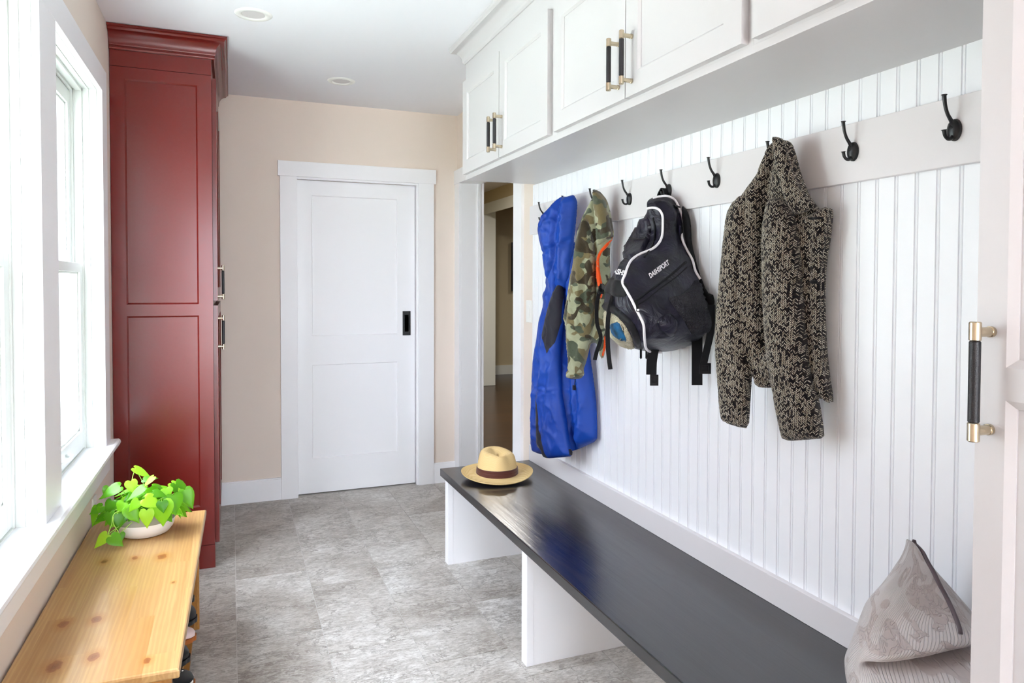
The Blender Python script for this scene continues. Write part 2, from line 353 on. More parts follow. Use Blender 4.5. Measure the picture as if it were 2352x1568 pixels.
def thing(name, label, cat, loc=(0, 0, 0), group=None):
    o = bpy.data.objects.new(name, None); COL.objects.link(o); o.location = loc; o.empty_display_size = .05
    o['label'] = label; o['category'] = cat
    if group: o['group'] = group
    return o
def obj(name, bm, mats, parent=None, smooth=False, local=False, recalc=True, bevel=0, label=None, auto=False):
    if recalc: bmesh.ops.recalc_face_normals(bm, faces=bm.faces)
    me = bpy.data.meshes.new(name); bm.to_mesh(me); bm.free()
    if not isinstance(mats, (list, tuple)): mats = [mats]
    for m in mats: me.materials.append(M[m])
    if smooth:
        for p in me.polygons: p.use_smooth = True
    if auto:
        me.set_sharp_from_angle(angle=math.radians(35))
    o = bpy.data.objects.new(name, me); COL.objects.link(o)
    if bevel:
        b = o.modifiers.new('bevel', 'BEVEL'); b.width = bevel; b.segments = 2; b.limit_method = 'ANGLE'; b.angle_limit = math.radians(40)
    if parent:
        o.parent = parent
        if not local and parent.type == 'EMPTY': o.location = -parent.location
    if label: o['label'] = label
    return o
def tag(o, label, cat, group=None):
    o['label'] = label; o['category'] = cat
    if group: o['group'] = group
    return o
def struct(o): o['kind'] = 'structure'; return o
def sempty(name, loc=(0, 0, 0)):
    o = bpy.data.objects.new(name, None); COL.objects.link(o); o.location = loc; o['kind'] = 'structure'; return o
def copy_tree(o, parent=None):
    c = o.copy(); COL.objects.link(c)
    if parent: c.parent = parent
    for ch in list(o.children): copy_tree(ch, c)
    return c
BM = bmesh.new
# local frames (u, z, n) -> world
def TYn(y): return lambda u, z, n: (u, y - n, z)      # face at Y = y looking to -Y
def TXn(x): return lambda u, z, n: (x - n, u, z)      # face at X = x looking to -X
def TXp(x): return lambda u, z, n: (x + n, u, z)      # face at X = x looking to +X
def framed(bm, T, u0, u1, z0, z1, th, panels, rec=.008, bev=.008, mi=0):
    """slab whose front lies at n=0 and back at n=-th, with recessed panels (pu0,pu1,pz0,pz1) stacked in z"""
    V = lambda u, z, n: bm.verts.new(T(u, z, n))
    def quad(*p): f = bm.faces.new([V(*q) for q in p]); f.material_index = mi
    def rect(a, b, c, d):
        if b - a > 1e-5 and d - c > 1e-5: quad((a, c, 0), (b, c, 0), (b, d, 0), (a, d, 0))
    panels = sorted(panels, key=lambda p: p[2]); z = z0
    for (a, b, c, d) in panels:
        rect(u0, u1, z, c); rect(u0, a, c, d); rect(b, u1, c, d)
        A = [(a, c), (b, c), (b, d), (a, d)]; B = [(a + bev, c + bev), (b - bev, c + bev), (b - bev, d - bev), (a + bev, d - bev)]
        for i in range(4):
            j = (i + 1) % 4
            quad((*A[i], 0), (*A[j], 0), (*B[j], -rec * .75), (*B[i], -rec * .75))
            quad((*B[i], -rec * .75), (*B[j], -rec * .75), (*B[j], -rec), (*B[i], -rec))
        quad(*[(*q, -rec) for q in B]); z = d
    rect(u0, u1, z, z1)
    C = [(u0, z0), (u1, z0), (u1, z1), (u0, z1)]
    for i in range(4):
        j = (i + 1) % 4; quad((*C[i], 0), (*C[j], 0), (*C[j], -th), (*C[i], -th))
    quad(*[(*q, -th) for q in C])
    bmesh.ops.remove_doubles(bm, verts=bm.verts, dist=1e-5)

# ---------------------------------------------------------------- room numbers (metres)
A, B, C, D, H = -.507, 1.452, 1.068, 4.682, 2.524
YB = -3.5
# floor: tiles on a grout bed
bm = BM(); box(bm, A - .02, B, YB, D + .15, -.03, -.0022, 1)
ph0 = {0: .592}
for ci in range(-2, 6):
    x0 = .010 + ci * .3165; x1 = x0 + .3165
    off = .592 - .2057 * (ci + 1)          # joints of this column
    k0 = -8
    for k in range(-8, 10):
        y0 = off + k * .6165; y1 = y0 + .6165
        a, b, c_, d_ = max(x0 + .0013, A - .02), min(x1 - .0013, B), max(y0 + .0012, YB), min(y1 - .0012, D + .02)
        if b - a > .01 and d_ - c_ > .01: box(bm, a, b, c_, d_, -.004, 0, 0)
struct(obj('floor', bm, ['tile', 'grout']))
bm = BM(); box(bm, A - .2, B + .02, YB - .1, D + .15, H, H + .1); struct(obj('ceiling', bm, 'ceiling_paint'))

# windows on the left wall
WZ0, WZ1 = .69, 2.16
WIN = [(2.507, 3.335), (1.481, 2.309)]
RX0, RX1, RZ = -.47, 1.42, 2.4
WT = .17
bm = BM(); ys = sorted([YB] + [y for w in WIN for y in w] + [D + .15])
box(bm, A - WT, A, YB, D + .15, 0, WZ0 - .02); box(bm, A - WT, A, YB, D + .15, WZ1 + .02, H)
edges = [YB] + [v for w in sorted(WIN) for v in (w[0] - .02, w[1] + .02)] + [D + .15]
for i in range(0, len(edges), 2): box(bm, A - WT, A, edges[i], edges[i + 1], WZ0 - .02, WZ1 + .02)
struct(obj('wall_left', bm, 'wall_paint'))
# casing boards around the run of windows
CF = A + .02
bm = BM()
box(bm, A, CF, 1.37, 3.45, WZ1, WZ1 + .10)
for (a, b) in ((3.335, 3.45), (2.309, 2.507), (1.37, 1.481)): box(bm, A, CF, a, b, WZ0, WZ1)
struct(obj('trim_1', bm, 'trim_paint', bevel=.0015))
bm = BM()
pr = [(A - .1, WZ0), (-.462, WZ0), (-.455, WZ0 - .006), (-.453, WZ0 - .015), (-.457, WZ0 - .025), (-.466, WZ0 - .03), (A - .1, WZ0 - .03)]
loft(bm, [[(x, y, z) for x, z in pr] for y in (1.33, 3.49)])
box(bm, A, A + .018, 1.38, 3.44, WZ0 - .122, WZ0 - .03)
struct(obj('trim_2', bm, 'trim_paint', bevel=.0015))
for wi, (a, b) in enumerate(WIN):
    w = sempty('window_%d' % (wi + 1), (A - .08, (a + b) / 2, WZ0))
    # jamb liner with stops
    bm = BM()
    lay = [(A - .0005, A - .028, 0.0005), (A - .028, A - .036, .004), (A - .036, A - .052, .001), (A - .052, A - .075, .012), (A - .075, A - .083, .006), (A - .083, A - .11, .016), (A - .11, A - .118, .009), (A - .118, A - .165, .022)]
    for (x1, x0, t) in lay:
        o_ = .02
        box(bm, x0, x1, b - t, b + o_, WZ0, WZ1 + o_); box(bm, x0, x1, a - o_, a + t, WZ0, WZ1 + o_)
        box(bm, x0, x1, a - o_, b + o_, WZ1 - t, WZ1 + o_)
    for (x1, x0, t) in lay[3:]: box(bm, x0, x1, a, b, WZ0 - .02, WZ0 + (.004 if t < .02 else .014))
    obj('window_frame', bm, 'window_white', w, bevel=.001)
    zm = 1.43
    for nm, x1, z0, z1, bot, top in (('lower_sash', A - .056, WZ0 + .008, zm + .018, .075, .036), ('upper_sash', A - .092, zm - .018, WZ1 - .02, .036, .055)):
        bm = BM(); x0 = x1 - .034; s = .048; ya, yb = a + .012, b - .012
        for (p, q, r_, t) in ((ya, ya + s, z0, z1), (yb - s, yb, z0, z1), (ya + s, yb - s, z0, z0 + bot), (ya + s, yb - s, z1 - top, z1)): box(bm, x0, x1, p, q, r_, t)
        for (p, q, r_, t) in ((ya + s, ya + s + .008, z0 + bot, z1 - top), (yb - s - .008, yb - s, z0 + bot, z1 - top), (ya + s, yb - s, z0 + bot, z0 + bot + .008), (ya + s, yb - s, z1 - top - .008, z1 - top)): box(bm, x0 + .009, x1 - .01, p, q, r_, t)
        sash = obj(nm, bm, 'window_white', w, bevel=.0015)
        bm = BM(); box(bm, x0 + .014, x0 + .018, ya + s, yb - s, z0 + bot, z1 - top); obj('pane', bm, 'glass', sash)
        if nm == 'lower_sash':
            bm = BM(); ym = (a + b) / 2
            tube(bm, [(x1, ym - .05, z0 + .04), (x1 + .022, ym - .042, z0 + .042), (x1 + .026, ym, z0 + .043), (x1 + .022, ym + .042, z0 + .042), (x1, ym + .05, z0 + .04)], .006, 8)
            obj('sash_lift', bm, 'window_white', sash, smooth=True)
    portal('window_portal', (A - WT - .02, (a + b) / 2, (WZ0 + WZ1) / 2), (b - a, WZ1 - WZ0), (1, 0, 0)).rotation_euler = (0, -PI / 2, 0)
# rear wall with a wide glazed door (behind the camera)
bm = BM()
box(bm, A - WT, RX0, YB - .12, YB, 0, H); box(bm, RX1, B + .15, YB - .12, YB, 0, H); box(bm, RX0, RX1, YB - .12, YB, RZ, H)
struct(obj('wall_rear', bm, 'wall_paint'))
dr = sempty('door_3', ((RX0 + RX1) / 2, YB - .06, 0))
bm = BM()
for (a, b, c_, d_) in ((RX0, RX0 + .07, 0, RZ), (RX1 - .07, RX1, 0, RZ), (.46, .54, 0, RZ), (RX0, RX1, 0, .12), (RX0, RX1, RZ - .08, RZ)): box(bm, a, b, YB - .09, YB - .04, c_, d_)
obj('door_frame', bm, 'window_white', dr)
bm = BM(); box(bm, RX0 + .07, RX1 - .07, YB - .067, YB - .063, .12, RZ - .08); obj('pane', bm, 'glass', dr)
portal('door_portal', ((RX0 + RX1) / 2, YB - .14, 1.2), (1.9, 2.4), (0, 1, 0)).rotation_euler = (PI / 2, 0, PI)

# back wall, with the closed door's opening
DX0, DX1, DZ = .39, 1.176, 2.045
bm = BM(); box(bm, A - .1, DX0 - .01, D, D + .15, 0, H); box(bm, DX1 + .01, B + .14, D, D + .15, 0, H); box(bm, DX0 - .01, DX1 + .01, D, D + .15, DZ + .01, H); box(bm, DX0 - .01, DX1 + .01, D + .1, D + .15, 0, DZ + .01)
struct(obj('wall_back', bm, 'wall_paint'))
bm = BM(); t = .02
box(bm, .287, DX0, D - t, D, 0, DZ); box(bm, DX1, 1.283, D - t, D, 0, DZ); box(bm, .275, 1.297, D - t - .004, D, DZ, 2.14)
box(bm, DX0 - .01, DX0, D, D + .13, 0, DZ); box(bm, DX1, DX1 + .01, D, D + .13, 0, DZ); box(bm, DX0 - .01, DX1 + .01, D, D + .13, DZ, DZ + .01)
box(bm, DX1 - .012, DX1, D - .008, D + .022, 0, DZ - .012); box(bm, DX0, DX1, D - .008, D + .022, DZ - .012, DZ)
struct(obj('trim_3', bm, 'trim_paint', bevel=.0012))
d1 = sempty('door_1', ((DX0 + DX1) / 2, D + .05, 0))
bm = BM(); framed(bm, TYn(D + .03), DX0 + .001, DX1 - .013, .008, DZ - .013, .04, [(.484, 1.041, .232, .842), (.484, 1.041, 1.03, 1.937)], .009, .004)
obj('door_slab', bm, 'trim_paint', d1)
bm = BM(); T_ = TYn(D + .03)
framed(bm, TYn(D + .026), 1.077, 1.131, 1.02, 1.184, .004, [(1.090, 1.118, 1.045, 1.160)], .012, .002)
box(bm, 1.089, 1.119, D + .0255, D + .03, 1.158, 1.162)
obj('flush_pull', bm, 'black_iron', d1)
bm = BM(); box(bm, -.08, .287, D - .016, D, 0, .132); box(bm, -.08, .287, D - .012, D, .132, .14)
box(bm, 1.283, B, D - .016, D, 0, .132); box(bm, 1.283, B, D - .012, D, .132, .14); struct(obj('baseboard_back', bm, 'trim_paint', bevel=.001))
bm = BM(); box(bm, A, A + .016, YB, 3.66, 0, .14); struct(obj('baseboard_left', bm, 'trim_paint', bevel=.001))

# right wall with the doorway to the hall
HY0, HY1, HZ = 3.592, 4.58, 2.05
bm = BM(); box(bm, B, B + .14, YB, HY0 - .01, 0, H); box(bm, B, B + .14, HY1 + .01, D + .15, 0, H); box(bm, B, B + .14, HY0 - .01, HY1 + .01, HZ + .01, H)
struct(obj('wall_right', bm, 'wall_paint'))
bm = BM(); t = .018
box(bm, B - t, B, HY1, D, 0, HZ); box(bm, B - t, B, HY0 - .115, HY0, 0, HZ); box(bm, B - t - .004, B, HY0 - .125, D, HZ, 2.145)
box(bm, B, B + .14, HY1, HY1 + .01, 0, HZ); box(bm, B, B + .14, HY0 - .01, HY0, 0, HZ); box(bm, B, B + .14, HY0 - .01, HY1 + .01, HZ, HZ + .01)
box(bm, B + .115, B + .135, HY1 - .012, HY1, 0, HZ); box(bm, B + .14, B + .16, HY1 - .004, HY1 + .1, 0, 2.14)
struct(obj('trim_4', bm, 'trim_paint', bevel=.0012))
# hall beyond
HX = 3.17
bm = BM(); box(bm, B + .002, 7, 1.4, 11.5, -.05, -.004); struct(obj('floor_hall', bm, 'hall_wood'))
bm = BM(); box(bm, B + .14, 7, 1.4, 11.5, 2.6, 2.7); struct(obj('ceiling_hall', bm, 'ceiling_paint'))
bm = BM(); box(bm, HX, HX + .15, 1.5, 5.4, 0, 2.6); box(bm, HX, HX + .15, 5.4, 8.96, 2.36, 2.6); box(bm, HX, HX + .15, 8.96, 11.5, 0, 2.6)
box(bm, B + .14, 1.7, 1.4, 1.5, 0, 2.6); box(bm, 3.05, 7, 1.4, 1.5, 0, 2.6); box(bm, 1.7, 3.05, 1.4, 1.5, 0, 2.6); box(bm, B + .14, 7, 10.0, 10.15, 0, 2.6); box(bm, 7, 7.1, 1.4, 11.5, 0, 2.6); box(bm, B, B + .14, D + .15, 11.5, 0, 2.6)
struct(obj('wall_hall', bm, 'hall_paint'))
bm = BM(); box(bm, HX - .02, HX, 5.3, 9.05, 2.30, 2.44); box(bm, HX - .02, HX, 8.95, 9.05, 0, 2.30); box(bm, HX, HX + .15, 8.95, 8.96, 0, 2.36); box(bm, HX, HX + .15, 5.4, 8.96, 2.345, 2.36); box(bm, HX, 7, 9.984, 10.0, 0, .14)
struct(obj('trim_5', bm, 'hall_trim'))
p0 = at(1176, 556, Y=9.93); p1 = at(1176, 668, Y=9.93)
gnd = BM(); box(gnd, -40, 40, -40, 40, -.75, -.7); struct(obj('ground_outside', gnd, 'lawn'))
gnd = BM(); box(gnd, -9, 12, -20, YB - .13, -.7, -.08); struct(obj('patio_outside', gnd, 'patio'))
def added_hall_light(x, y, lab, w):  # unseen flush lamps, added to brighten the hall and far room
    t = thing('ceiling_light', lab, 'light', (x, y, 2.6)); bm = BM(); lathe(bm, [(.0, -.05), (.10, -.048), (.13, -.03), (.14, -.01), (.14, 0)], (0, 0, 0), 40, 0, False); obj('shade', bm, 'added_lamp_glass', t, smooth=True, local=True)
    L = bpy.data.lights.new('added_hall_bulb', 'AREA'); L.shape = 'DISK'; L.size = .26; L.energy = w; L.color = (1, .95, .88)
    o = bpy.data.objects.new('added_hall_bulb', L); COL.objects.link(o); o.location = (x, y, 2.54)
added_hall_light(2.35, 6.6, 'added unseen flush light that brightens the hall beyond the doorway', 30)
added_hall_light(4.9, 8.2, 'added unseen flush light that brightens the far room with the television', 5)
tv = thing('television', 'dark flat television on the far wall seen through the doorway', 'television', (p0.x + .55, 9.95, p1.z))
bm = BM(); box(bm, p0.x, p0.x + 1.1, 9.93, 9.97, p1.z, p0.z); obj('screen', bm, 'tv_black', tv, bevel=.004)
bm = BM(); box(bm, p0.x + .4, p0.x + .7, 9.97, 9.999, p1.z + .2, p0.z - .2); obj('wall_bracket', bm, 'black_iron', tv)

# ---------------------------------------------------------------- beadboard, rails, base above the bench
YE, YT = 3.335, .745       # far end and near end of the bench niche
ZB, ZU = .461, 1.8745
bm = BM()
def bead_profile():
    pts = [(YT, 0.0)]; g0 = 1.202; k = math.ceil((YT - g0) / .0527); y = g0 + k * .0527
    while y < YE - .02:
        if y > YT + .01:
            pts += [(y - .0055, 0), (y - .0045, -.0035), (y - .0033, -.0035), (y - .0025, -.0008), (y - .0, .0), (y + .0025, -.0008), (y + .0033, -.0035), (y + .0045, -.0035), (y + .0055, 0)]
        y += .0527
    return pts + [(YE, 0.0)]
prf = bead_profile(); XB = B - .012
rings = [[(XB - n, y, z) for y, n in prf] + [(B, YE, z), (B, YT, z)] for z in (ZB, ZU)]
loft(bm, rings)
struct(obj('wall_right_beadboard', bm, 'bead_white'))
bm = BM(); box(bm, XB - .018, XB, YT, YE, 1.621, 1.766); tag(obj('hook_rail', bm, 'rail_grey', bevel=.0015), 'pale grey board across the white beadboard, carrying the black hooks', 'rail')
bm = BM(); box(bm, XB - .018, XB, YT, YE, ZB, .541); struct(obj('baseboard_right', bm, 'rail_grey', bevel=.0015))
XR = XB - .018

# bench
bt = thing('bench', 'long black-stained bench with white panel legs along beadboard wall', 'bench', (1.2, 2.0, 0))
bm = BM(); box(bm, .949, XR + .02, YT, YE + .005, .4247, ZB); obj('seat', bm, 'bench_top', bt, bevel=.003)
for yy in (3.281, 2.295, 1.309):
    bm = BM(); box(bm, .976, B - .001, yy, yy + .045, 0, .4247); box(bm, .972, .999, yy - .0015, yy + .0465, 0, .4247); obj('leg', bm, 'trim_paint', bt, bevel=.001)

# ---------------------------------------------------------------- handles
def handle_bm(x, y, z0, z1, nx, r=.0075, off=.034, post=.0062):
    bm = BM(); xc = x + nx * off; cap = .024 * (z1 - z0) / .15
    def cyl(z0_, z1_, rr, mi):
        e = min(.0015, rr * .3)
        lathe(bm, [(0, z0_), (rr - e, z0_), (rr, z0_ + e), (rr, z1_ - e), (rr - e, z1_), (0, z1_)], (xc, y, 0), 20, mi, False)
    cyl(z0, z0 + cap, r, 0); cyl(z1 - cap, z1, r, 0); cyl(z0 + cap, z1 - cap, r * .94, 1)
    for zz in (z0 + cap * .55, z1 - cap * .55): tube(bm, [(xc, y, zz), (x + nx * .006, y, zz), (x + nx * .0055, y, zz), (x, y, zz)], lambda t: post if t < .5 else post * 1.15, 14, 0)
    return bm
def handle(parent, *a, **k): return obj('handle', handle_bm(*a, **k), ['metal', 'grip'], parent, smooth=True, auto=True)

# wall cabinets
CB = C + .0          # face frame plane
units = [('far white wall cabinet with two panel doors, above the hats end of bench', 3.30, 2.262, [(3.287, 2.792), (2.786, 2.300)]),
         ('middle white wall cabinet with two panel doors, right of the far one', 2.262, 1.255, [(2.250, 1.768), (1.764, 1.272)]),
         ('near white wall cabinet cut off by the top edge, beside tall cabinet', 1.255, .748, [(1.238, .756)])]
units[0] = ('farthest white wall cabinet, its two narrow doors above the hat and jackets',) + units[0][1:]
for ui, (lab, yf, yn, doors) in enumerate(units):
    t_ = thing('wall_cabinet', lab, 'cabinet', ((CB + B) / 2, (yf + yn) / 2, ZU), 'white wall cabinets over the bench')
    bm = BM(); box(bm, CB, B - .001, yn + .0004, yf - .0004, ZU + .019, 2.435); obj('carcass', bm, ['cabinet_cream'], t_)
    for di, (a, b) in enumerate(doors):
        bm = BM(); w_ = .062
        framed(bm, TXn(CB - .02), b, a, 1.899, 2.343, .0195, [(b + w_, a - w_, 1.899 + w_, 2.343 - w_)], .009, .007)
        dd = obj('door', bm, 'cabinet_cream', t_)
        if ui < 2: handle(dd, CB - .02, (b + .034) if di == 0 else (a - .034), 1.925, 2.075, -1)
bm = BM(); box(bm, CB - .001, B - .001, .748, 3.302, ZU, ZU + .019); tag(obj('bottom_board', bm, 'cabinet_cream', bevel=.001), 'long white board along the underside of the wall cabinets', 'board')
# crown above the wall cabinets (profile swept with a mitred return at the far end)
def crown(bm, path, prof, outward):
    """path: list of XY points, outward: offset direction per point (mitred)"""
    rings = [[(p[0] + o[0] * n, p[1] + o[1] * n, z) for n, z in prof] for p, o in zip(path, outward)]
    loft(bm, rings)
cp = [(0, 2.435), (.006, 2.435), (.010, 2.440), (.013, 2.442)] + [(.014 + .042 * (1 - math.cos(a_)), 2.444 + .052 * math.sin(a_)) for a_ in [k_ * PI / 2 / 9 for k_ in range(10)]] + [(.060, 2.497), (.062, 2.503), (.066, 2.508), (.066, H - .0005), (0, H - .0005)]
bm = BM(); crown(bm, [(B - .001, 3.30), (CB, 3.30), (CB, -.35)], cp, [(0, 1), (-1, 1), (-1, 0)])
tag(obj('crown_moulding', bm, 'cabinet_cream', auto=True), 'cream crown moulding along the top of the white wall cabinets', 'moulding')

# tall white cabinet at the right edge
tc_ = thing('tall_cabinet', 'tall white cabinet at the right edge with long black-and-nickel handle', 'cabinet', (1.26, .2, 0))
bm = BM(); box(bm, C + .02, B - .001, -.35, YT, 0, 2.435); obj('carcass', bm, 'cabinet_cream', tc_)
za = at(2325, 846, X=C).z; zb = at(2325, 922, X=C).z
for (a, b) in ((YT, .20), (.196, -.35)):
    bm = BM(); framed(bm, TXn(C), b, a, .1, 2.43, .02, [(b + .045, a - .045, .16, zb), (b + .045, a - .045, za, 2.37)], .011, .012)
    dd = obj('door', bm, 'cabinet_cream', tc_)
    if a == YT: handle(dd, C, .7225, 1.1335, 1.3135, -1, r=.0085, off=.036, post=.0075)
bm = BM(); box(bm, C + .05, B - .001, -.35, YT, 0, .09); obj('plinth', bm, 'cabinet_cream', tc_)

# ---------------------------------------------------------------- tall red cabinet
YC, XRd = 3.662, -.081
rc = thing('tall_cabinet', 'tall dark-red panelled cabinet in the corner left of the white door', 'cabinet', (-.29, 4.17, 0))
bm = BM(); framed(bm, TYn(YC), A + .002, XRd, .113, 2.352, .018, [(-.447, -.143, 1.27, 2.30), (-.447, -.143, .30, 1.216)], .009, .007)
box(bm, A + .002, XRd, YC, YC + .018, 2.354, 2.5); box(bm, A + .002, XRd, YC + .018, D - .002, .10, 2.5)
obj('carcass', bm, 'red_lacquer', rc)
bm = BM(); box(bm, A + .002, XRd + .001, YC - .001, YC + .02, 0, .111); box(bm, A + .002, XRd - .05, YC + .02, D - .002, 0, .1); obj('plinth', bm, 'red_lacquer', rc)
for zi, (a, b) in enumerate(((1.285, 2.345), (.115, 1.262))):
    for k, (ya, yb) in enumerate(((YC + .02, 4.165), (4.169, D - .004))):
        bm = BM(); framed(bm, TXp(XRd + .02), ya, yb, a, b, .019, [(ya + .06, yb - .06, a + .06, b - .06)], .009, .007)
        dd = obj('door', bm, 'red_lacquer', rc)
        if k == 0:
            hz = (at(506, 609, Y=3.76).z, at(508, 687, Y=3.76).z) if zi == 0 else (at(507, 723, Y=3.76).z, at(509, 801, Y=3.76).z)
            handle(dd, XRd + .02, 3.735, hz[1], hz[0], 1, r=.007, off=.024)
rp_ = [(0, 2.425), (.012, 2.425), (.015, 2.428), (.016, 2.432), (.015, 2.436), (.012, 2.438), (.012, 2.441), (.017, 2.442), (.019, 2.446)]
rp_ += [(.019 + .036 * (1 - math.cos(a_)), 2.447 + .052 * math.sin(a_)) for a_ in [k_ * PI / 2 / 9 for k_ in range(10)]]
rp_ += [(.058, 2.500), (.060, 2.503), (.063, 2.508), (.068, 2.511), (.072, 2.512), (.072, 2.521), (0, 2.521)]
bm = BM(); crown(bm, [(A + .002, YC), (XRd, YC), (XRd, D - .003)], [(n, z) for n, z in rp_], [(0, -1), (1, -1), (1, 0)])
obj('crown', bm, 'red_lacquer', rc, smooth=True, auto=True)

# ---------------------------------------------------------------- small fixtures
dl = None
for i, (x, y, lab) in enumerate(((.097, 3.259, 'larger-looking nearer recessed ceiling light, toward the red cabinet'), (.592, 4.132, 'farther recessed ceiling light, above the closed white door'))):
    if dl is None:
        dl = thing('ceiling_light', lab, 'light', (x, y, H), 'recessed ceiling lights')
        bm = BM(); lathe(bm, [(.048, .0), (.048, -.002), (.052, -.004), (.056, -.006), (.074, -.004), (.078, 0)], (0, 0, 0), 48, 0, False); obj('trim_ring', bm, 'plastic_white', dl, smooth=True, local=True)
        bm = BM(); lathe(bm, [(0, .0), (.03, -.0005), (.05, -.001)], (0, 0, -.0003), 48, 0, False); obj('lens', bm, 'underside_grey', dl, smooth=True, local=True)
    else:
        c = copy_tree(dl); c.location = (x, y, H); c['label'] = lab
sw_ = thing('light_switch', 'white rocker light switch between doorway casing and beadboard', 'switch', (B, 3.40, 1.17))
bm = BM(); box(bm, B - .006, B, 3.362, 3.434, 1.168, 1.284); obj('plate', bm, 'plastic_white', sw_, bevel=.002)
bm = BM(); box(bm, B - .010, B - .006, 3.382, 3.414, 1.193, 1.259); obj('rocker', bm, 'plastic_white', sw_, bevel=.001)
ol = thing('wall_outlet', 'white wall outlet low on left wall behind the potted plant', 'outlet', (A, 3.15, .42))
bm = BM(); box(bm, A, A + .006, 3.115, 3.187, .418, .534); obj('plate', bm, 'plastic_white', ol, bevel=.002)
bm = BM(); box(bm, A + .006, A + .009, 3.135, 3.167, .442, .51); obj('socket', bm, 'plastic_white', ol, bevel=.001)

# coat hooks: one built, eight copies
def make_hook():
    h = thing('coat_hook', '', 'hook', (XR, 0, 1.69), 'black coat hooks on the grey rail')
    bm = BM(); R_ = []
    for (s, n) in ((1, 0), (1, .003), (.93, .007), (.7, .010), (.35, .012), (.02, .0125)):
        R_.append([(-n, .0155 * s * math.cos(2 * PI * k / 28), .0235 * s * math.sin(2 * PI * k / 28)) for k in range(28)])
    loft(bm, R_); obj('base_plate', bm, 'black_iron', h, smooth=True, local=True, auto=True)
    bm = BM(); pts = spline([(-.008, 0, .012), (-.014, 0, .020), (-.024, 0, .032), (-.031, 0, .048), (-.0345, 0, .066), (-.0348, 0, .071)], 5)
    tube(bm, pts, lambda t: .0048 - .0012 * math.sin(t * PI) + (.0012 if t > .9 else 0), 12); obj('coat_arm', bm, 'black_iron', h, smooth=True, local=True)
    bm = BM(); pts = spline([(-.006, 0, -.012), (-.013, 0, -.019), (-.022, 0, -.020), (-.030, 0, -.014), (-.033, 0, -.005), (-.0335, 0, -.002)], 5)
    tube(bm, pts, lambda t: .0046 - .0010 * math.sin(t * PI) + (.0012 if t > .9 else 0), 12); obj('lower_arm', bm, 'black_iron', h, smooth=True, local=True)
    bm = BM(); lathe(bm, [(0, -.0135), (.0028, -.0132), (.0036, -.0115)], (0, 0, .004), 12, 0, False, 'X'); obj('screw', bm, 'black_iron', h, smooth=True, local=True)
    return h
HL = ['empty black hook at the far end of the rail, left of blue jacket', 'black hook hidden under the hood of the blue jacket', 'black hook holding the camouflage jacket', 'empty black hook between camouflage jacket and backpack', 'black hook holding the top loop of the backpack', 'empty black hook between backpack and tweed coat', 'black hook hidden under the collar of the tweed coat', 'empty black hook just right of the tweed coat', 'empty black hook nearest the tall cabinet at right']
hk = make_hook()
for i in range(9):
    o = hk if i == 0 else copy_tree(hk)
    o.location = (XR, 1.0468 + (8 - i) * .2617, 1.695); o['label'] = HL[i]
#@@PART2
# ---------------------------------------------------------------- surface helpers for soft things
BASE = Vector((0, 0, 0))
def in_poly(P, poly):
    x, y = P[:, 0], P[:, 1]; ins = np.zeros(len(P), bool); n = len(poly)
    for i in range(n):
        x1, y1 = poly[i]; x2, y2 = poly[(i + 1) % n]
        if y1 == y2: continue
        c = ((y1 > y) != (y2 > y)) & (x < (x2 - x1) * (y - y1) / (y2 - y1) + x1); ins ^= c
    return ins
def seg_dist(P, poly, closed=True):
    d = np.full(len(P), 1e9); n = len(poly)
    for i in range(n if closed else n - 1):
        a = np.array(poly[i]); b = np.array(poly[(i + 1) % n]); ab = b - a; L = ab @ ab + 1e-12
        t = np.clip(((P - a) @ ab) / L, 0, 1); q = a + t[:, None] * ab; d = np.minimum(d, np.linalg.norm(P - q, axis=1))
    return d
def fill(poly, res, extra=()):
    """triangulate a closed 2D polygon with interior grid points; extra: more constraint loops"""
    poly = [tuple(p) for p in poly]; A_ = np.array(poly); lo, hi = A_.min(0), A_.max(0)
    g = []; j = 0; y = lo[1] + res * .5
    while y < hi[1]:
        x = lo[0] + (res * .5 if j % 2 else 0)
        while x < hi[0]: g.append((x, y)); x += res
        y += res * .866; j += 1
    G = np.array(g)
    keep = in_poly(G, poly) & (seg_dist(G, poly) > res * .55)
    loops = [poly]
    for e in extra:
        keep &= seg_dist(G, e) > res * .4; loops.append([tuple(p) for p in e])
    G = G[keep]; verts = []; edges = []
    for lp in loops:
        k = len(verts); verts += [Vector(p) for p in lp]; edges += [(k + i, k + (i + 1) % len(lp)) for i in range(len(lp))]
    verts += [Vector(p) for p in G]
    vo, eo, fo, *_ = delaunay_2d_cdt(verts, edges, [], 1 if False else 0, 1e-6)
    V = np.array([[v.x, v.y] for v in vo]); F_ = []
    cen = np.array([[V[f[0]], V[f[1]], V[f[2]]] for f in fo]).mean(1)
    ok = in_poly(cen, poly)
    return V, [tuple(f[:3]) for f, k in zip(fo, ok) if k], cen[ok]
def dense(pts, step, closed=True, smooth=True):
    """resample a 2D outline; corners rounded lightly"""
    P = [np.array(p, float) for p in pts]
    if smooth:
        Q = []; n = len(P)
        for i in range(n if closed else n - 1):
            a, b = P[i], P[(i + 1) % n]; Q += [a * .8 + b * .2, a * .2 + b * .8]
        P = Q if closed else [P[0]] + Q + [P[-1]]
    out = []; n = len(P)
    for i in range(n if closed else n - 1):
        a, b = P[i], P[(i + 1) % n]; k = max(1, int(round(np.linalg.norm(b - a) / step)))
        out += [tuple(a + (b - a) * t / k) for t in range(k)]
    if not closed: out.append(tuple(P[-1]))
    return out
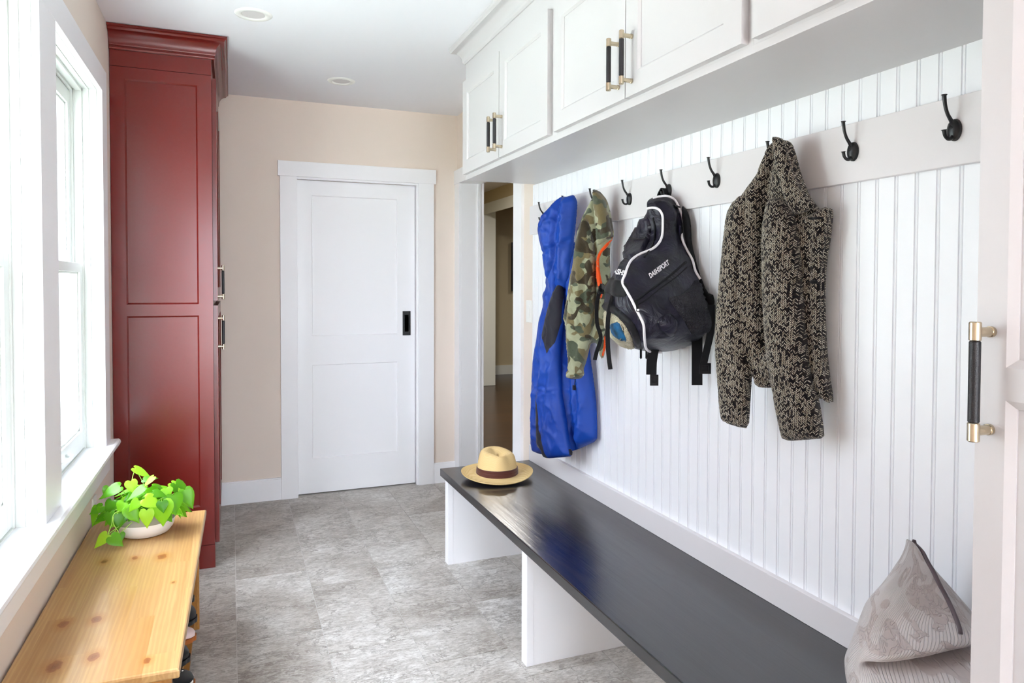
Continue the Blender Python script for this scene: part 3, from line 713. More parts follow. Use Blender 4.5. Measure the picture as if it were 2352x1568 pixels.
class Plane:
    """vertical plane through two XY points, left to right as the camera sees it"""
    def __init__(s, a, b, wall=None):
        s.a = Vector((a[0], a[1], 0)); s.e = (Vector((b[0], b[1], 0)) - s.a).normalized()
        s.n = Vector((s.e.y, -s.e.x, 0))
        if s.n.dot(EYE - s.a) < 0: s.n = -s.n
        s.wall = wall
    def sz(s, px, py):
        d = ray(px, py); t = (s.a - EYE).dot(s.n) / d.dot(s.n); p = EYE + d * t
        return ((p - s.a).dot(s.e), p.z)
    def P(s, u, z, t): return s.a + s.e * u + s.n * t + Vector((0, 0, z))
def relief(name, pts, pl, T, Tb, R, mats, parent, zones=(), folds=(), wr=(.004, 14, 3, 0), off=0, res=.007, label=None, wrv=1.0, sub=False):
    poly = dense([pl.sz(*p) for p in pts], res)
    zl = [(dense([pl.sz(*p) for p in z], res, smooth=False), mi) for z, mi in zones]
    V, Fc, cen = fill(poly, res, [z for z, _ in zl])
    d = seg_dist(V, poly); prof = np.sqrt(np.clip(1 - (1 - np.clip(d / R, 0, 1)) ** 2, 0, 1))
    h = off + T * prof
    for f in folds:
        fp, amp, wid = f[:3]
        q = [pl.sz(*p) for p in fp]
        q = [(v.x, v.y) for v in spline([(a, b, 0) for a, b in q], 6)] if len(q) > 2 else q
        dd = seg_dist(V, q, False)
        if len(f) > 3:   # one-sided step: cloth overlapping
            pass
        h = h + amp * np.exp(-(dd / wid) ** 2) * np.clip(prof * 1.5, 0, 1)
    a, kx, kz, sd = wr
    ns = np.array([noise.noise(Vector((u * kx + sd, z * kz + sd * 3, sd))) + .5 * noise.noise(Vector((u * kx * 2.3 + sd, z * kz * 2.8, sd + 5))) for u, z in V])
    rg = np.array([max(0, 1 - 2.2 * abs(noise.noise(Vector((u * kx * 1.3 + z * 5 + sd, z * kz * 2.2 - u * 6, sd + 9))))) ** 4 + .6 * max(0, 1 - 2.2 * abs(noise.noise(Vector((u * kx * 2.2 - z * 9 + sd, z * kz * 4 + u * 9, sd + 19))))) ** 4 for u, z in V])
    h = h + (a * .6 * ns + a * 1.0 * rg) * np.clip(prof, 0, 1) ** 2.5
    hb = off - Tb * prof
    bm = BM(); uvl = bm.loops.layers.uv.new('UVMap')
    def mk(u, z, t):
        p = pl.P(u, z, t)
        if pl.wall is not None and p.x > pl.wall: p.x = pl.wall
        return bm.verts.new(p)
    edge = d < 1e-4
    fv = [mk(V[i][0], V[i][1], h[i]) for i in range(len(V))]
    bv = [fv[i] if edge[i] else mk(V[i][0], V[i][1], hb[i]) for i in range(len(V))]
    mi = np.zeros(len(Fc), int)
    for z, m in zl: mi[in_poly(cen, z)] = m
    idx = {v: i for i, v in enumerate(fv)}; idx.update({v: i for i, v in enumerate(bv)})
    for f, m in zip(Fc, mi):
        for L, rev in ((fv, False), (bv, True)):
            vs_ = [L[i] for i in f]
            if rev: vs_ = vs_[::-1]
            try: ff = bm.faces.new(vs_)
            except ValueError: continue
            ff.material_index = int(m)
            for lp in ff.loops: lp[uvl].uv = (V[idx[lp.vert]][0], V[idx[lp.vert]][1])
    loose = [v for v in bm.verts if not v.link_faces]
    bmesh.ops.delete(bm, geom=loose, context='VERTS')
    o = obj(name, bm, mats, parent, smooth=True, label=label)
    return o
def bvh_of(objs):
    V = []; Fs = []
    for o in objs:
        k = len(V); V += [v.co.copy() for v in o.data.vertices]; Fs += [tuple(k + i for i in p.vertices) for p in o.data.polygons]
    return BVHTree.FromPolygons(V, Fs)
def hit(tree, px, py):
    d = ray(px, py).normalized(); h = tree.ray_cast(EYE, d)
    if h[0] is None:
        # nearest surface point to the ray
        best = None
        for t in np.linspace(1.2, 4.2, 60):
            q = tree.find_nearest(EYE + d * t)
            if q[0] is not None and (best is None or q[3] < best[3]): best = q
        return best[0], best[1]
    n = h[1]
    if n.dot(d) > 0: n = -n
    return h[0], n
def patch(name, pts, tree, th, mats, parent, step=4, round_=6, mi=0, smooth_o=True, label=None, uvs=False, bulge=0):
    poly = dense(pts, step, smooth=smooth_o); V, Fc, cen = fill(poly, step)
    d = seg_dist(V, poly); pr = np.sqrt(np.clip(1 - (1 - np.clip(d / round_, 0, 1)) ** 2, 0, 1)); bu = np.clip(d / max(1, d.max()), 0, 1)
    bm = BM(); fv = []; bv = []
    for (x, y), p, b_ in zip(V, pr, bu):
        P, n = hit(tree, x, y); fv.append(bm.verts.new(P + n * (.0008 + th * p + bulge * b_))); bv.append(bm.verts.new(P - n * .002))
    for f in Fc:
        bm.faces.new([fv[i] for i in f])
    # skirt
    cnt = {}
    for f in Fc:
        for i in range(3):
            e = (f[i], f[(i + 1) % 3]); cnt[e] = 1
    for (a, b) in list(cnt):
        if (b, a) not in cnt: bm.faces.new([fv[b], fv[a], bv[a], bv[b]])
    bmesh.ops.delete(bm, geom=[v for v in bm.verts if not v.link_faces], context='VERTS')
    return obj(name, bm, mats, parent, smooth=True, label=label)
def cord(name, pts, tree, r, mat, parent, lift=0, n=5, closed=False, flat=None):
    q = [hit(tree, *p) for p in pts]; P = [a + b * (lift + r * .5) for a, b in q]
    bm = BM(); tube(bm, spline(P, n, closed), r, 8, loop=closed); return obj(name, bm, mat, parent, smooth=True)
def text_on(name, s_, quad, tree, mat, parent, bold=.03, lift=.0015, clipx=None, shear=.0):
    """lettering laid on a surface; quad = photo corners (bottom left, bottom right, top right, top left)"""
    cu = bpy.data.curves.new(name, 'FONT'); cu.body = s_; cu.offset = bold; cu.resolution_u = 3
    t = bpy.data.objects.new(name, cu); COL.objects.link(t)
    me = t.to_mesh(); bm = BM(); bm.from_mesh(me); t.to_mesh_clear(); bpy.data.objects.remove(t); bpy.data.curves.remove(cu)
    xs = [v.co.x for v in bm.verts]; yy = [v.co.y for v in bm.verts]; x0, x1, y0, y1 = min(xs), max(xs), min(yy), max(yy)
    bmesh.ops.triangulate(bm, faces=bm.faces); bmesh.ops.subdivide_edges(bm, edges=[e for e in bm.edges if e.calc_length() > .2], cuts=2)
    Q = [np.array(q, float) for q in quad]; kill = []
    for v in bm.verts:
        u = (v.co.x - x0) / (x1 - x0); w_ = (v.co.y - y0) / (y1 - y0)
        u = u + shear * (w_ - .5)
        if clipx and u > clipx: kill.append(v); continue
        p = (Q[0] * (1 - u) + Q[1] * u) * (1 - w_) + (Q[3] * (1 - u) + Q[2] * u) * w_
        P, n = hit(tree, *p); v.co = P + n * lift
    bmesh.ops.delete(bm, geom=kill, context='VERTS')
    return obj(name, bm, mat, parent, recalc=False)

WALLX = XR - .001
# ---------------------------------------------------------------- blue jacket
pb = Plane((1.285, 2.955), (1.425, 2.60), WALLX)
bj = thing('jacket', 'long bright-blue hooded rain jacket with black panels, leftmost of the hanging clothes', 'jacket', (1.37, 2.8, 1.75))
body = [(1262, 585), (1262, 615), (1255, 647), (1258, 659), (1248, 676), (1251.6, 697), (1241, 733), (1237, 760), (1234.5, 781), (1227, 822), (1224, 873), (1222.7, 944), (1222, 1034), (1236.5, 1042), (1263, 1046), (1300, 1040), (1332, 1030), (1373, 1011), (1374, 985), (1369, 913), (1361, 854), (1357, 832), (1352, 740), (1340, 650), (1330, 560), (1300, 548), (1275, 560)]
relief('body', body, pb, .040, .02, .08, ['blue_shell', 'black_shell'], bj, zones=[([(1251.6, 690), (1249.5, 737), (1238, 735), (1246, 700)], 1)],
       folds=[([(1297, 570), (1305, 700), (1312, 850), (1322, 1030)], -.03, .02), ([(1275, 590), (1290, 680), (1270, 800)], .014, .02), ([(1345, 860), (1352, 950), (1345, 1010)], .016, .028), ([(1228, 880), (1250, 890), (1345, 880)], -.003, .006), ([(1330, 870), (1335, 940), (1325, 1000)], -.018, .016), ([(1240, 900), (1238, 1000)], .012, .02)],
       wr=(.009, 11, 3.2, 2))
hood = [(1299, 452), (1312.6, 453), (1320, 450), (1328, 448.5), (1334.7, 459.5), (1336, 472), (1333.6, 499.5), (1331, 527), (1327, 560), (1322, 640), (1306, 668), (1290, 660), (1270, 640), (1262, 615), (1260, 588), (1252.6, 556), (1247.4, 529), (1251.6, 510), (1262, 491), (1283, 466)]
relief('hood', hood, pb, .034, .02, .06, ['blue_shell'], bj, off=.028,
       folds=[([(1302, 460), (1296, 520), (1292, 580), (1288, 640)], -.022, .012), ([(1316, 458), (1318, 500), (1310, 560)], .012, .014), ([(1258, 582), (1280, 575), (1298, 562), (1326, 552)], -.008, .008), ([(1270, 500), (1266, 530), (1275, 560)], .014, .02), ([(1308, 560), (1305, 600), (1307, 640)], .010, .008), ([(1275, 500), (1262, 530)], -.010, .009), ([(1282, 600), (1272, 640)], .010, .012)], wr=(.010, 12, 4.5, 5))
sleeve = [(1300, 650), (1310, 657), (1311, 740), (1304, 781), (1304, 842), (1306, 895), (1316, 954), (1326, 1026), (1330, 1044), (1308, 1046), (1279, 1049), (1267, 1048), (1261, 1030), (1251, 1020), (1249, 964), (1249, 903), (1254, 883), (1258, 822), (1260, 781), (1264, 760), (1275, 710), (1287, 672)]
sl = relief('sleeve', sleeve, pb, .034, .01, .05, ['blue_shell', 'black_shell'], bj, off=.042,
       zones=[([(1299, 654), (1311, 656), (1309, 740), (1299, 784), (1284, 809), (1277, 787), (1264, 760), (1275, 710), (1288, 670)], 1),
              ([(1247, 902), (1257, 903), (1261, 934), (1265, 975), (1271, 1001), (1280, 1051), (1266, 1051), (1262, 1030), (1250, 1021), (1246, 964)], 1)],
       folds=[([(1252, 888), (1270, 884), (1280, 890)], -.007, .006), ([(1250, 894), (1280, 896), (1304, 893)], -.004, .005), ([(1262, 800), (1272, 850), (1258, 885)], .009, .012), ([(1290, 850), (1283, 930), (1278, 1010)], .008, .014), ([(1295, 700), (1290, 790)], -.004, .008)],
       wr=(.006, 12, 4, 8))
tr_ = bvh_of([sl]); patch('cuff_strap', [(1306, 1031), (1329, 1031), (1328, 1043), (1308, 1045)], tr_, .003, 'black_shell', bj, step=2.5, round_=2, smooth_o=False)
tr_ = bvh_of([o for o in bj.children if o.name.startswith('body')])
bm = BM(); q0, n0 = hit(tr_, 1322, 866); q1, n1_ = hit(tr_, 1322, 885)
tube(bm, [q0 + n0 * .004, q1 + n1_ * .006], .0014, 6); box(bm, *[v for i in range(3) for v in ((q1 + n1_ * .006)[i] - (.006, .006, .02)[i] / 1, (q1 + n1_ * .006)[i] + (.006, .006, .0)[i])])
obj('zip_pull', bm, 'black_shell', bj, bevel=.002)

# ---------------------------------------------------------------- camouflage jacket
pc = Plane((1.245, 2.60), (1.415, 2.40), WALLX)
cj = thing('jacket', 'green camouflage fleece jacket with orange lining, between blue jacket and backpack', 'jacket', (1.38, 2.5, 1.75))
cb = [(1368, 435), (1380, 441), (1394.7, 459.5), (1402, 485), (1407, 514), (1411, 540), (1402, 560), (1401, 600), (1403, 640), (1400, 700), (1396, 770), (1388, 820), (1380, 824), (1374, 790), (1362, 786), (1345, 800), (1318, 829), (1308, 829), (1305, 822), (1301, 777), (1299, 740), (1294, 731), (1298, 714), (1304, 682), (1310.5, 636), (1317, 609), (1321, 567), (1327, 535), (1331.5, 518), (1346, 485), (1359, 461.6), (1364, 443)]
cbo = relief('body', cb, pc, .04, .02, .035, ['camo'], cj, folds=[([(1368, 445), (1372, 500), (1376, 560), (1372, 700)], -.016, .01), ([(1350, 500), (1335, 600), (1325, 740)], .014, .014), ([(1385, 600), (1390, 700)], .01, .012)], wr=(.006, 16, 4, 11))
co = [(1368, 435), (1380, 441), (1394.7, 459.5), (1402, 485), (1407, 514), (1414, 544), (1401, 552), (1388, 566), (1376, 568), (1374, 520), (1370, 480), (1366, 450)]
relief('hood', co, pc, .03, .01, .02, ['camo'], cj, off=.025, folds=[([(1385, 465), (1392, 510), (1400, 540)], .008, .01), ([(1380, 500), (1390, 550)], -.006, .006)], wr=(.004, 18, 6, 13))
cs = [(1346, 500), (1358, 498), (1368, 530), (1374, 570), (1374, 700), (1373, 760), (1367, 775), (1361, 797), (1353, 830), (1347, 846), (1349, 858), (1342, 866), (1336, 868), (1320, 868.5), (1310, 866), (1309, 854), (1312, 842), (1313, 822), (1310, 781), (1309, 740), (1313, 700), (1320, 640), (1330, 560)]
relief('sleeve', cs, pc, .04, .005, .028, ['camo'], cj, off=.03, folds=[([(1310, 846), (1330, 850), (1348, 847)], -.008, .006), ([(1345, 560), (1342, 640), (1340, 740)], .008, .012), ([(1325, 690), (1345, 700), (1368, 690)], -.005, .012), ([(1320, 770), (1340, 780), (1362, 770)], -.006, .010), ([(1360, 560), (1356, 700)], -.006, .008)], wr=(.006, 16, 6, 15))
tr_ = bvh_of([o for o in cj.children])
patch('lining', [(1414, 546), (1403, 554), (1395, 567), (1382, 580), (1376, 596), (1377, 615), (1380, 636), (1383.5, 650), (1384, 680), (1378, 688), (1374, 660), (1369.5, 636), (1368.5, 615), (1371, 590), (1378, 575), (1391, 560), (1401, 552)], tr_, .006, 'orange_lining', cj, step=3, round_=4, label='bright orange lining edge')
patch('lining', [(1388, 770), (1391, 775), (1391, 800), (1384, 822), (1381, 820), (1386, 800)], tr_, .005, 'orange_lining', cj, step=3, round_=3, label='bright orange lining edge')

# ---------------------------------------------------------------- backpack
bp = thing('backpack', 'black backpack with white piping, a ball in its lower pocket, hanging by its top loop', 'backpack', (1.40, 2.09, 1.68))
LV = [(450, 1512, 1521, 1536), (456, 1499, 1512, 1544), (466, 1492, 1506, 1553), (480, 1484, 1508, 1560), (500, 1471, 1516, 1566), (530, 1449, 1518, 1571), (560, 1431, 1506, 1577), (590, 1417, 1470, 1587), (620, 1403, 1441, 1598), (650, 1388, 1433, 1611), (680, 1375, 1444, 1621), (710, 1371, 1458, 1631), (740, 1377, 1474, 1636), (765, 1389, 1480, 1630), (785, 1408, 1483, 1608), (798, 1430, 1486, 1578), (806, 1462, 1497, 1545)]
rings = []; XBK = 1.408
def rpoly(c4, zc, n=7, rad=(.35, .35, .3, .35), bul=.0):
    """rounded quadrilateral ring, corners in order"""
    out = []
    for i in range(4):
        p0, p1, p2 = c4[i - 1], c4[i], c4[(i + 1) % 4]; r = rad[i] * min((p1 - p0).length, (p2 - p1).length)
        a = p1 + (p0 - p1).normalized() * r; b = p1 + (p2 - p1).normalized() * r
        for k in range(n):
            t = k / (n - 1); out.append(a * (1 - t) ** 2 + p1 * 2 * t * (1 - t) + b * t * t)
        q = [b + (((p2 + (p1 - p2).normalized() * rad[(i + 1) % 4] * min((p2 - p1).length, (c4[(i + 2) % 4] - p2).length))) - b) * s_ for s_ in (.1, .2, .3, .4, .5, .6, .7, .8, .9)]
        nrm = (p2 - p1).cross(Vector((0, 0, 1))).normalized()
        cen = sum(c4, Vector()) / 4
        if nrm.dot(p1 + p2 - 2 * cen) < 0: nrm = -nrm
        out += [x + nrm * bul * math.sin(PI * (j + 1) / 10) for j, x in enumerate(q)]
    return out
prv = None
for (y, l, f, r) in LV:
    a = at(r, y, X=XBK); b = at(f, y, Y=a.y + .004); c_ = at(l, y, X=b.x + .006); z = a.z
    yf = max(c_.y, a.y + .06)
    q = [Vector((XBK, a.y, z)), Vector((b.x, a.y + .004, z)), Vector((b.x + .006, yf, z)), Vector((XBK, yf + .01, z))]
    rings.append(rpoly(q, z, 7, (.18, .12, .45, .3), .012))
# refine between levels
fine = []
for i in range(len(rings[0])):
    fine.append(spline([rr[i] for rr in rings], 8))
rings = [[fine[i][k] for i in range(len(fine))] for k in range(len(fine[0]))]
for k, rg_ in enumerate(rings):
    for i, p in enumerate(rg_):
        d = noise.noise(p * 9) * .010 + noise.noise(p * 22 + Vector((3, 1, 0))) * .006 + (1 - abs(noise.noise(Vector((p.x * 16, p.y * 16, p.z * 9))))) ** 6 * .006
        c0 = sum(rg_, Vector()) / len(rg_); v = (p - c0); v.z = 0
        rg_[i] = p + v.normalized() * d * (0 if k in (0, len(rings) - 1) else 1)
        rg_[i].x = min(rg_[i].x, WALLX)
bm = BM(); loft(bm, rings); pk = obj('main_body', bm, 'pack_nylon', bp, smooth=True)
tp = bvh_of([pk])
# front small pocket, flap, ball compartment
patch('front_pocket', [(1470, 503), (1480, 499), (1490, 501), (1496, 520), (1494, 548), (1484, 570), (1474, 585), (1448, 596), (1428, 590), (1440, 556), (1455, 522)], tp, .010, 'pack_nylon', bp, round_=5, bulge=.002)
fp_ = bvh_of([o for o in bp.children])
cord('zipper', [(1446, 546), (1458, 549), (1470, 549), (1484, 545)], fp_, .0022, 'pack_black', bp)
cord('zipper', [(1500, 500), (1505, 520), (1503, 550), (1494, 572), (1480, 592)], fp_, .0035, 'pack_black', bp)
patch('front_band', [(1396, 634), (1430, 646), (1442, 652), (1441, 680), (1420, 683), (1386, 673), (1390, 650)], tp, .006, 'webbing', bp, round_=4)
patch('front_band', [(1374, 692), (1400, 694), (1430, 716), (1455, 740), (1468, 765), (1474, 800), (1462, 800), (1455, 775), (1440, 745), (1415, 722), (1398, 714), (1371, 708)], tp, .008, 'pack_black', bp, round_=5)
ballp = patch('ball_pocket', [(1374, 712), (1396, 716), (1415, 724), (1436, 746), (1450, 772), (1460, 803), (1440, 802), (1418, 793), (1400, 780), (1384, 755)], tp, .004, 'canvas_beige', bp, round_=6, bulge=.022, label='beige ball showing through net')
tb_ = bvh_of([ballp])
for qd in ([(1399, 745), (1421, 738), (1431, 760), (1441, 785), (1425, 782), (1405, 768)],): patch('ball_print', qd, tb_, .0012, 'ball_blue', bp, step=3, round_=2, label='blue and dark print on the ball')
for k, (a, b) in enumerate((((1427, 745), (1433, 778)), ((1432, 750), (1425, 775)), ((1453, 784), (1455, 797)))): cord('ball_line', [a, ((a[0] + b[0]) / 2 + 3, (a[1] + b[1]) / 2), b], tb_, .0007, 'pack_black', bp)
# side gusset: diagonal zipper, net pocket, piping, lettering
cord('zipper', [(1454, 696), (1480, 676), (1510, 655), (1540, 632), (1575, 602)], tp, .004, 'pack_black', bp)
cord('zipper', [(1462, 703), (1490, 684), (1520, 660), (1550, 638), (1580, 612)], tp, .0022, 'webbing', bp)
patch('side_pocket', [(1530, 682), (1560, 680), (1585, 662), (1597, 640), (1610, 655), (1625, 690), (1633, 735), (1632, 760), (1605, 768), (1590, 770), (1578, 748), (1560, 720)], tp, .010, 'pack_mesh', bp, round_=6, bulge=.01, label='black net side pocket')
patch('side_panel', [(1508, 735), (1532, 716), (1552, 728), (1560, 745), (1545, 775), (1530, 768), (1512, 752)], tp, .004, 'pack_nylon', bp, round_=5, bulge=.004)
fr_ = [(1487, 479), (1500, 477.5), (1512, 482), (1520, 495), (1522, 515), (1520, 542), (1511, 560), (1496, 574), (1470, 586), (1452, 599), (1441, 616), (1436, 632), (1431.5, 648), (1440, 668), (1450, 688), (1460, 708), (1470, 726), (1478, 745), (1481, 770), (1484, 795), (1492, 804), (1508, 806), (1520, 806)]
cord('piping', fr_, tp, .0042, 'white_cord', bp, lift=.002, n=4)
cord('piping', [(1500, 457), (1518, 453.5), (1533, 453), (1548, 461), (1561, 476), (1567, 492), (1570, 520), (1571, 548), (1577, 572), (1588, 598), (1600, 620), (1611, 640)], tp, .0042, 'white_cord', bp, lift=.002, n=4)
text_on('lettering', 'DASHSPORT', [(1494, 640), (1538, 607), (1533, 596), (1489, 629)], tp, 'white_cord', bp, .035)
text_on('lettering', 'DASHS', [(1401, 627), (1434, 634), (1439, 622), (1404, 614)], tp, 'white_cord', bp, .035)
# zip pulls
def pull(px, py, dx, dy, tree=None):
    a, n = hit(tree or tp, px, py); b, n2 = hit(tree or tp, px + dx, py + dy); bm = BM()
    ribbon(bm, [a + n * .005, b + n * .009], .007, .003, RT); lathe(bm, [(0, -.004), (.0045, -.003), (.0045, .003), (0, .004)], b + n * .010, 10); obj('zip_pull', bm, ['webbing'], bp)
    bm = BM(); lathe(bm, [(0, -.0035), (.004, -.002), (.004, .002), (0, .0035)], b + n * .0135, 10); obj('zip_bead', bm, 'white_cord', bp, smooth=True)
pull(1442, 548, -5, 17); pull(1461, 692, 1, 24)
# loop on the hook, hanging straps, buckles
hy = 1.0468 + 4 * .2617
top = hit(tp, 1546, 462)[0]
bm = BM(); e_ = Vector((0, 1, 0))
ribbon(bm, spline([top + Vector((.004, .016, -.02)), Vector((XR - .026, hy + .022, 1.665)), Vector((XR - .026, hy + .006, 1.697)), Vector((XR - .024, hy - .006, 1.697)), Vector((XR - .022, hy - .022, 1.665)), top + Vector((.010, -.014, -.02))], 5), .020, .004, Vector((1, .2, 0)))
obj('hang_loop', bm, 'webbing', bp, smooth=False)
def strap(pts, w, depth, name='strap', wd=None, th=.0035):
    P = [at(x, y, X=d) for (x, y), d in zip(pts, depth)]
    bm = BM(); ribbon(bm, spline(P, 5), w, th, wd or RT); return obj(name, bm, 'webbing', bp)
def buckle(px, py, X, w=.026, h=.022, name='buckle'):
    p = at(px, py, X=X); bm = BM(); T_ = lambda u, z, n: tuple(p + RT * u + Vector((0, 0, z)) + Vector((-_s, -_c, 0)) * n)
    framed(bm, T_, -w / 2, w / 2, -h / 2, h / 2, .006, [(-w * .3, w * .3, -h * .2, h * .3)], .003, .001); return obj(name, bm, 'pack_black', bp, bevel=.001)
ph_ = hit(tp, 1394, 664)[0]; sx_ = ph_.x + .003
bm = BM(); ribbon(bm, [ph_, (ph_ + at(1383, 658, X=sx_)) / 2, at(1382, 657, X=sx_)], .014, .003, Vector((0, 0, 1))); obj('strap_tab', bm, 'webbing', bp)
strap([(1383, 652), (1372, 690), (1371, 740), (1380, 775), (1371, 806), (1366, 826)], .013, [sx_, sx_, sx_ + .004, sx_ + .01, sx_ + .01, sx_ + .01])
strap([(1412, 668), (1402, 700), (1396, 740), (1396, 790), (1399, 825), (1402, 848)], .014, [1.135, 1.12, 1.12, 1.125, 1.13, 1.13])
buckle(1381, 666, sx_ - .003, .018, .026); buckle(1412, 684, 1.13, .018, .024)
strap([(1502, 800), (1497, 830), (1496, 860)], .034, [1.30, 1.30, 1.30]); buckle(1503, 873, 1.30, .027, .036)
strap([(1601, 765), (1601, 800), (1601, 840), (1601, 884)], .034, [1.39, 1.39, 1.39, 1.39])
strap([(1634, 700), (1632, 760), (1624, 800), (1616, 835)], .022, [1.40, 1.40, 1.40, 1.39]); buckle(1620, 846, 1.39, .036, .034)
sc2_ = [(1566, 470), (1578, 482), (1587, 510), (1589, 560), (1604, 620), (1624, 672), (1642, 678), (1638, 740), (1630, 772), (1618, 740), (1600, 660), (1580, 600), (1572, 540), (1566, 500)]
relief('shoulder_strap', sc2_, Plane((1.4165, 2.2), (1.4165, 1.8), WALLX), .004, .004, .012, ['webbing'], bp, wr=(.002, 10, 5, 3))
for (x, y) in ((1472, 812), (1485, 812)):
    p = at(x, y, X=1.27); bm = BM(); ribbon(bm, [p + Vector((0, 0, .02)), p - Vector((0, 0, .012))], .007, .003, RT); lathe(bm, [(0, -.004), (.005, 0), (0, .004)], p - Vector((0, 0, .014)), 10); obj('zip_pull', bm, 'webbing', bp)

# ---------------------------------------------------------------- tweed coat
pt = Plane((1.285, 1.665), (1.418, 1.37), WALLX)
tw = thing('coat', 'black and cream tweed coat hanging by its collar, right of the backpack', 'coat', (1.38, 1.52, 1.75))
full = [(1783.7, 321), (1768, 331.6), (1753, 367), (1738, 408), (1702, 454), (1679, 490), (1673, 566), (1664, 638), (1657, 735), (1656, 801), (1662, 862), (1690, 870), (1731.6, 862), (1738, 888), (1760, 891), (1789, 888), (1850, 905), (1885, 917), (1897, 910), (1908, 923), (1917, 922), (1908.7, 877.5), (1901, 811), (1896, 709), (1898.5, 607), (1911, 535.7), (1915, 484), (1908.7, 477), (1891, 482), (1880, 478), (1860, 450), (1840, 398), (1829.6, 357), (1819.4, 328), (1804, 321.4)]
relief('body', full, pt, .035, .02, .03, ['tweed'], tw, folds=[([(1785, 335), (1770, 450), (1765, 600), (1768, 800)], -.022, .016), ([(1745, 430), (1722, 600), (1715, 800)], .012, .022), ([(1737, 842), (1760, 858), (1783, 885)], -.012, .007)], wr=(.006, 12, 2.5, 21))
sl_l = [(1735, 440), (1702, 454), (1679, 490), (1671, 566), (1664, 638), (1654.6, 735), (1653.6, 801), (1658.7, 862), (1664, 939), (1669, 964), (1697, 977), (1727.6, 982), (1731.6, 913), (1736, 850), (1730, 760), (1722, 640), (1735, 520)]
relief('sleeve', sl_l, pt, .038, .01, .032, ['tweed'], tw, off=.02, folds=[([(1672, 825), (1700, 840), (1728, 838)], -.006, .008), ([(1720, 480), (1695, 600), (1690, 800)], .006, .018)], wr=(.004, 12, 3, 23))
sl_r = [(1776, 474), (1766, 536), (1767, 658), (1772, 760), (1780, 837), (1789, 888), (1804, 964), (1813, 1002.5), (1824.5, 1007.7), (1865, 1005), (1906, 1001), (1903.6, 974.5), (1896, 923.5), (1886, 890), (1875.5, 852), (1868, 786), (1861, 684), (1856, 607), (1848, 525.5), (1836, 485), (1820, 462), (1800, 455), (1785, 460)]
relief('sleeve', sl_r, pt, .05, .01, .04, ['tweed'], tw, off=.035, folds=[([(1810, 480), (1815, 650), (1830, 850)], .006, .03), ([(1850, 860), (1858, 900), (1852, 960)], .006, .012), ([(1790, 900), (1830, 890), (1870, 880)], -.005, .012)], wr=(.004, 10, 3, 25))
fr2 = [(1830, 490), (1855, 499), (1886, 488), (1891, 482), (1908.7, 477), (1916, 483), (1911, 535.7), (1899, 607), (1896.5, 709), (1901, 811), (1909, 877.5), (1919, 922), (1905, 920), (1890, 900), (1872, 850), (1862, 780), (1856, 690), (1850, 600), (1842, 530)]
relief('front_panel', fr2, pt, .012, .006, .012, ['tweed'], tw, off=.030, folds=[([(1893, 500), (1884, 620), (1882, 760), (1900, 900)], .006, .008), ([(1870, 540), (1873, 700), (1880, 840)], -.006, .010)], wr=(.002, 10, 3, 27))
col_ = [(1791, 321), (1804, 321), (1819.4, 326.5), (1829.6, 357), (1840, 398), (1860, 439), (1888, 472), (1886, 482), (1855, 497), (1838, 492), (1820, 460), (1806, 410), (1796, 352)]
relief('collar', col_, pt, .016, .006, .014, ['tweed'], tw, off=.052, wr=(.002, 10, 5, 29))
tr_ = bvh_of(list(tw.children))
for q in ([(1855, 499), (1891, 497), (1891, 503), (1856, 505)], [(1860, 643), (1878, 643), (1879, 652), (1861, 652)], [(1868, 792), (1880, 792), (1881, 798), (1869, 798)]):
    patch('button_or_gap', q, tr_, .003, 'pack_black', tw, step=2.5, round_=2.5, label='dark buttons and painted shade of the gap under the lapel')  # first patch: shade of the gap under the lapel, painted black; then buttons

# ---------------------------------------------------------------- straw hat
ht = thing('hat', 'straw fedora with a brown ribbon band on the far end of black bench', 'hat', (1.155, 3.087, ZB))
HC = Vector((1.155, 3.087, ZB)); bm = BM()
def hat_ring(rx, ry, zf, n=72): return [HC + Vector((rx * math.cos(2 * PI * k / n), ry * math.sin(2 * PI * k / n), zf(2 * PI * k / n))) for k in range(n)]
br = []
for r, zz in ((.098, .020), (.110, .0165), (.13, .014), (.15, .0145), (.163, .018), (.168, .021), (.170, .0235), (.1695, .0255), (.167, .0245), (.15, .0185), (.13, .0175), (.11, .0195), (.094, .024)):
    e_ = (r - .09) / .08
    br.append(hat_ring(r, r * .95, lambda a, e_=e_, zz=zz: zz + .010 * max(0, e_) * (math.cos(a) ** 2) - .013 * max(0, e_) * max(0, math.sin(-a - .3)) + .008 * max(0, e_) * max(0, math.sin(a))))
loft(bm, br, cap=False); obj('brim', bm, 'straw', ht, smooth=True)
bm = BM(); rg = []; hts = [.018, .03, .045, .06, .075, .088, .100, .110, .118, .1235, .1265, .127, .125, .121, .117, .114, .1125, .112]
rad = [.0985, .0980, .0968, .0948, .0922, .0896, .0868, .0838, .080, .0745, .066, .057, .048, .038, .028, .018, .008, .0015]
for z, r in zip(hts, rad):
    t = z / .127; ring = []
    for k in range(72):
        a = 2 * PI * k / 72; ca, sa = math.cos(a), math.sin(a)
        pin = 1 - .20 * max(0, t - .35) * (math.exp(-((a - 1.5 * PI - .42) / .33) ** 2) + math.exp(-((a - .35) / .4) ** 2 * 0) * 0 + math.exp(-((a - 1.5 * PI + .75) / .33) ** 2) * .55) * 1.6
        x, y = r * .97 * ca * pin, r * 1.0 * sa * pin
        zz = z + (.008 * sa * t if z > .05 else 0) - .012 * math.exp(-(x / .02) ** 2) * (1 if z > .1 and r < .07 else 0)
        zz += (-.010 * max(0, ca) ** 2 * t)
        ring.append(HC + Vector((x, y, zz)))
    rg.append(ring)
loft(bm, rg); obj('crown', bm, 'straw', ht, smooth=True)
bm = BM(); rg = []
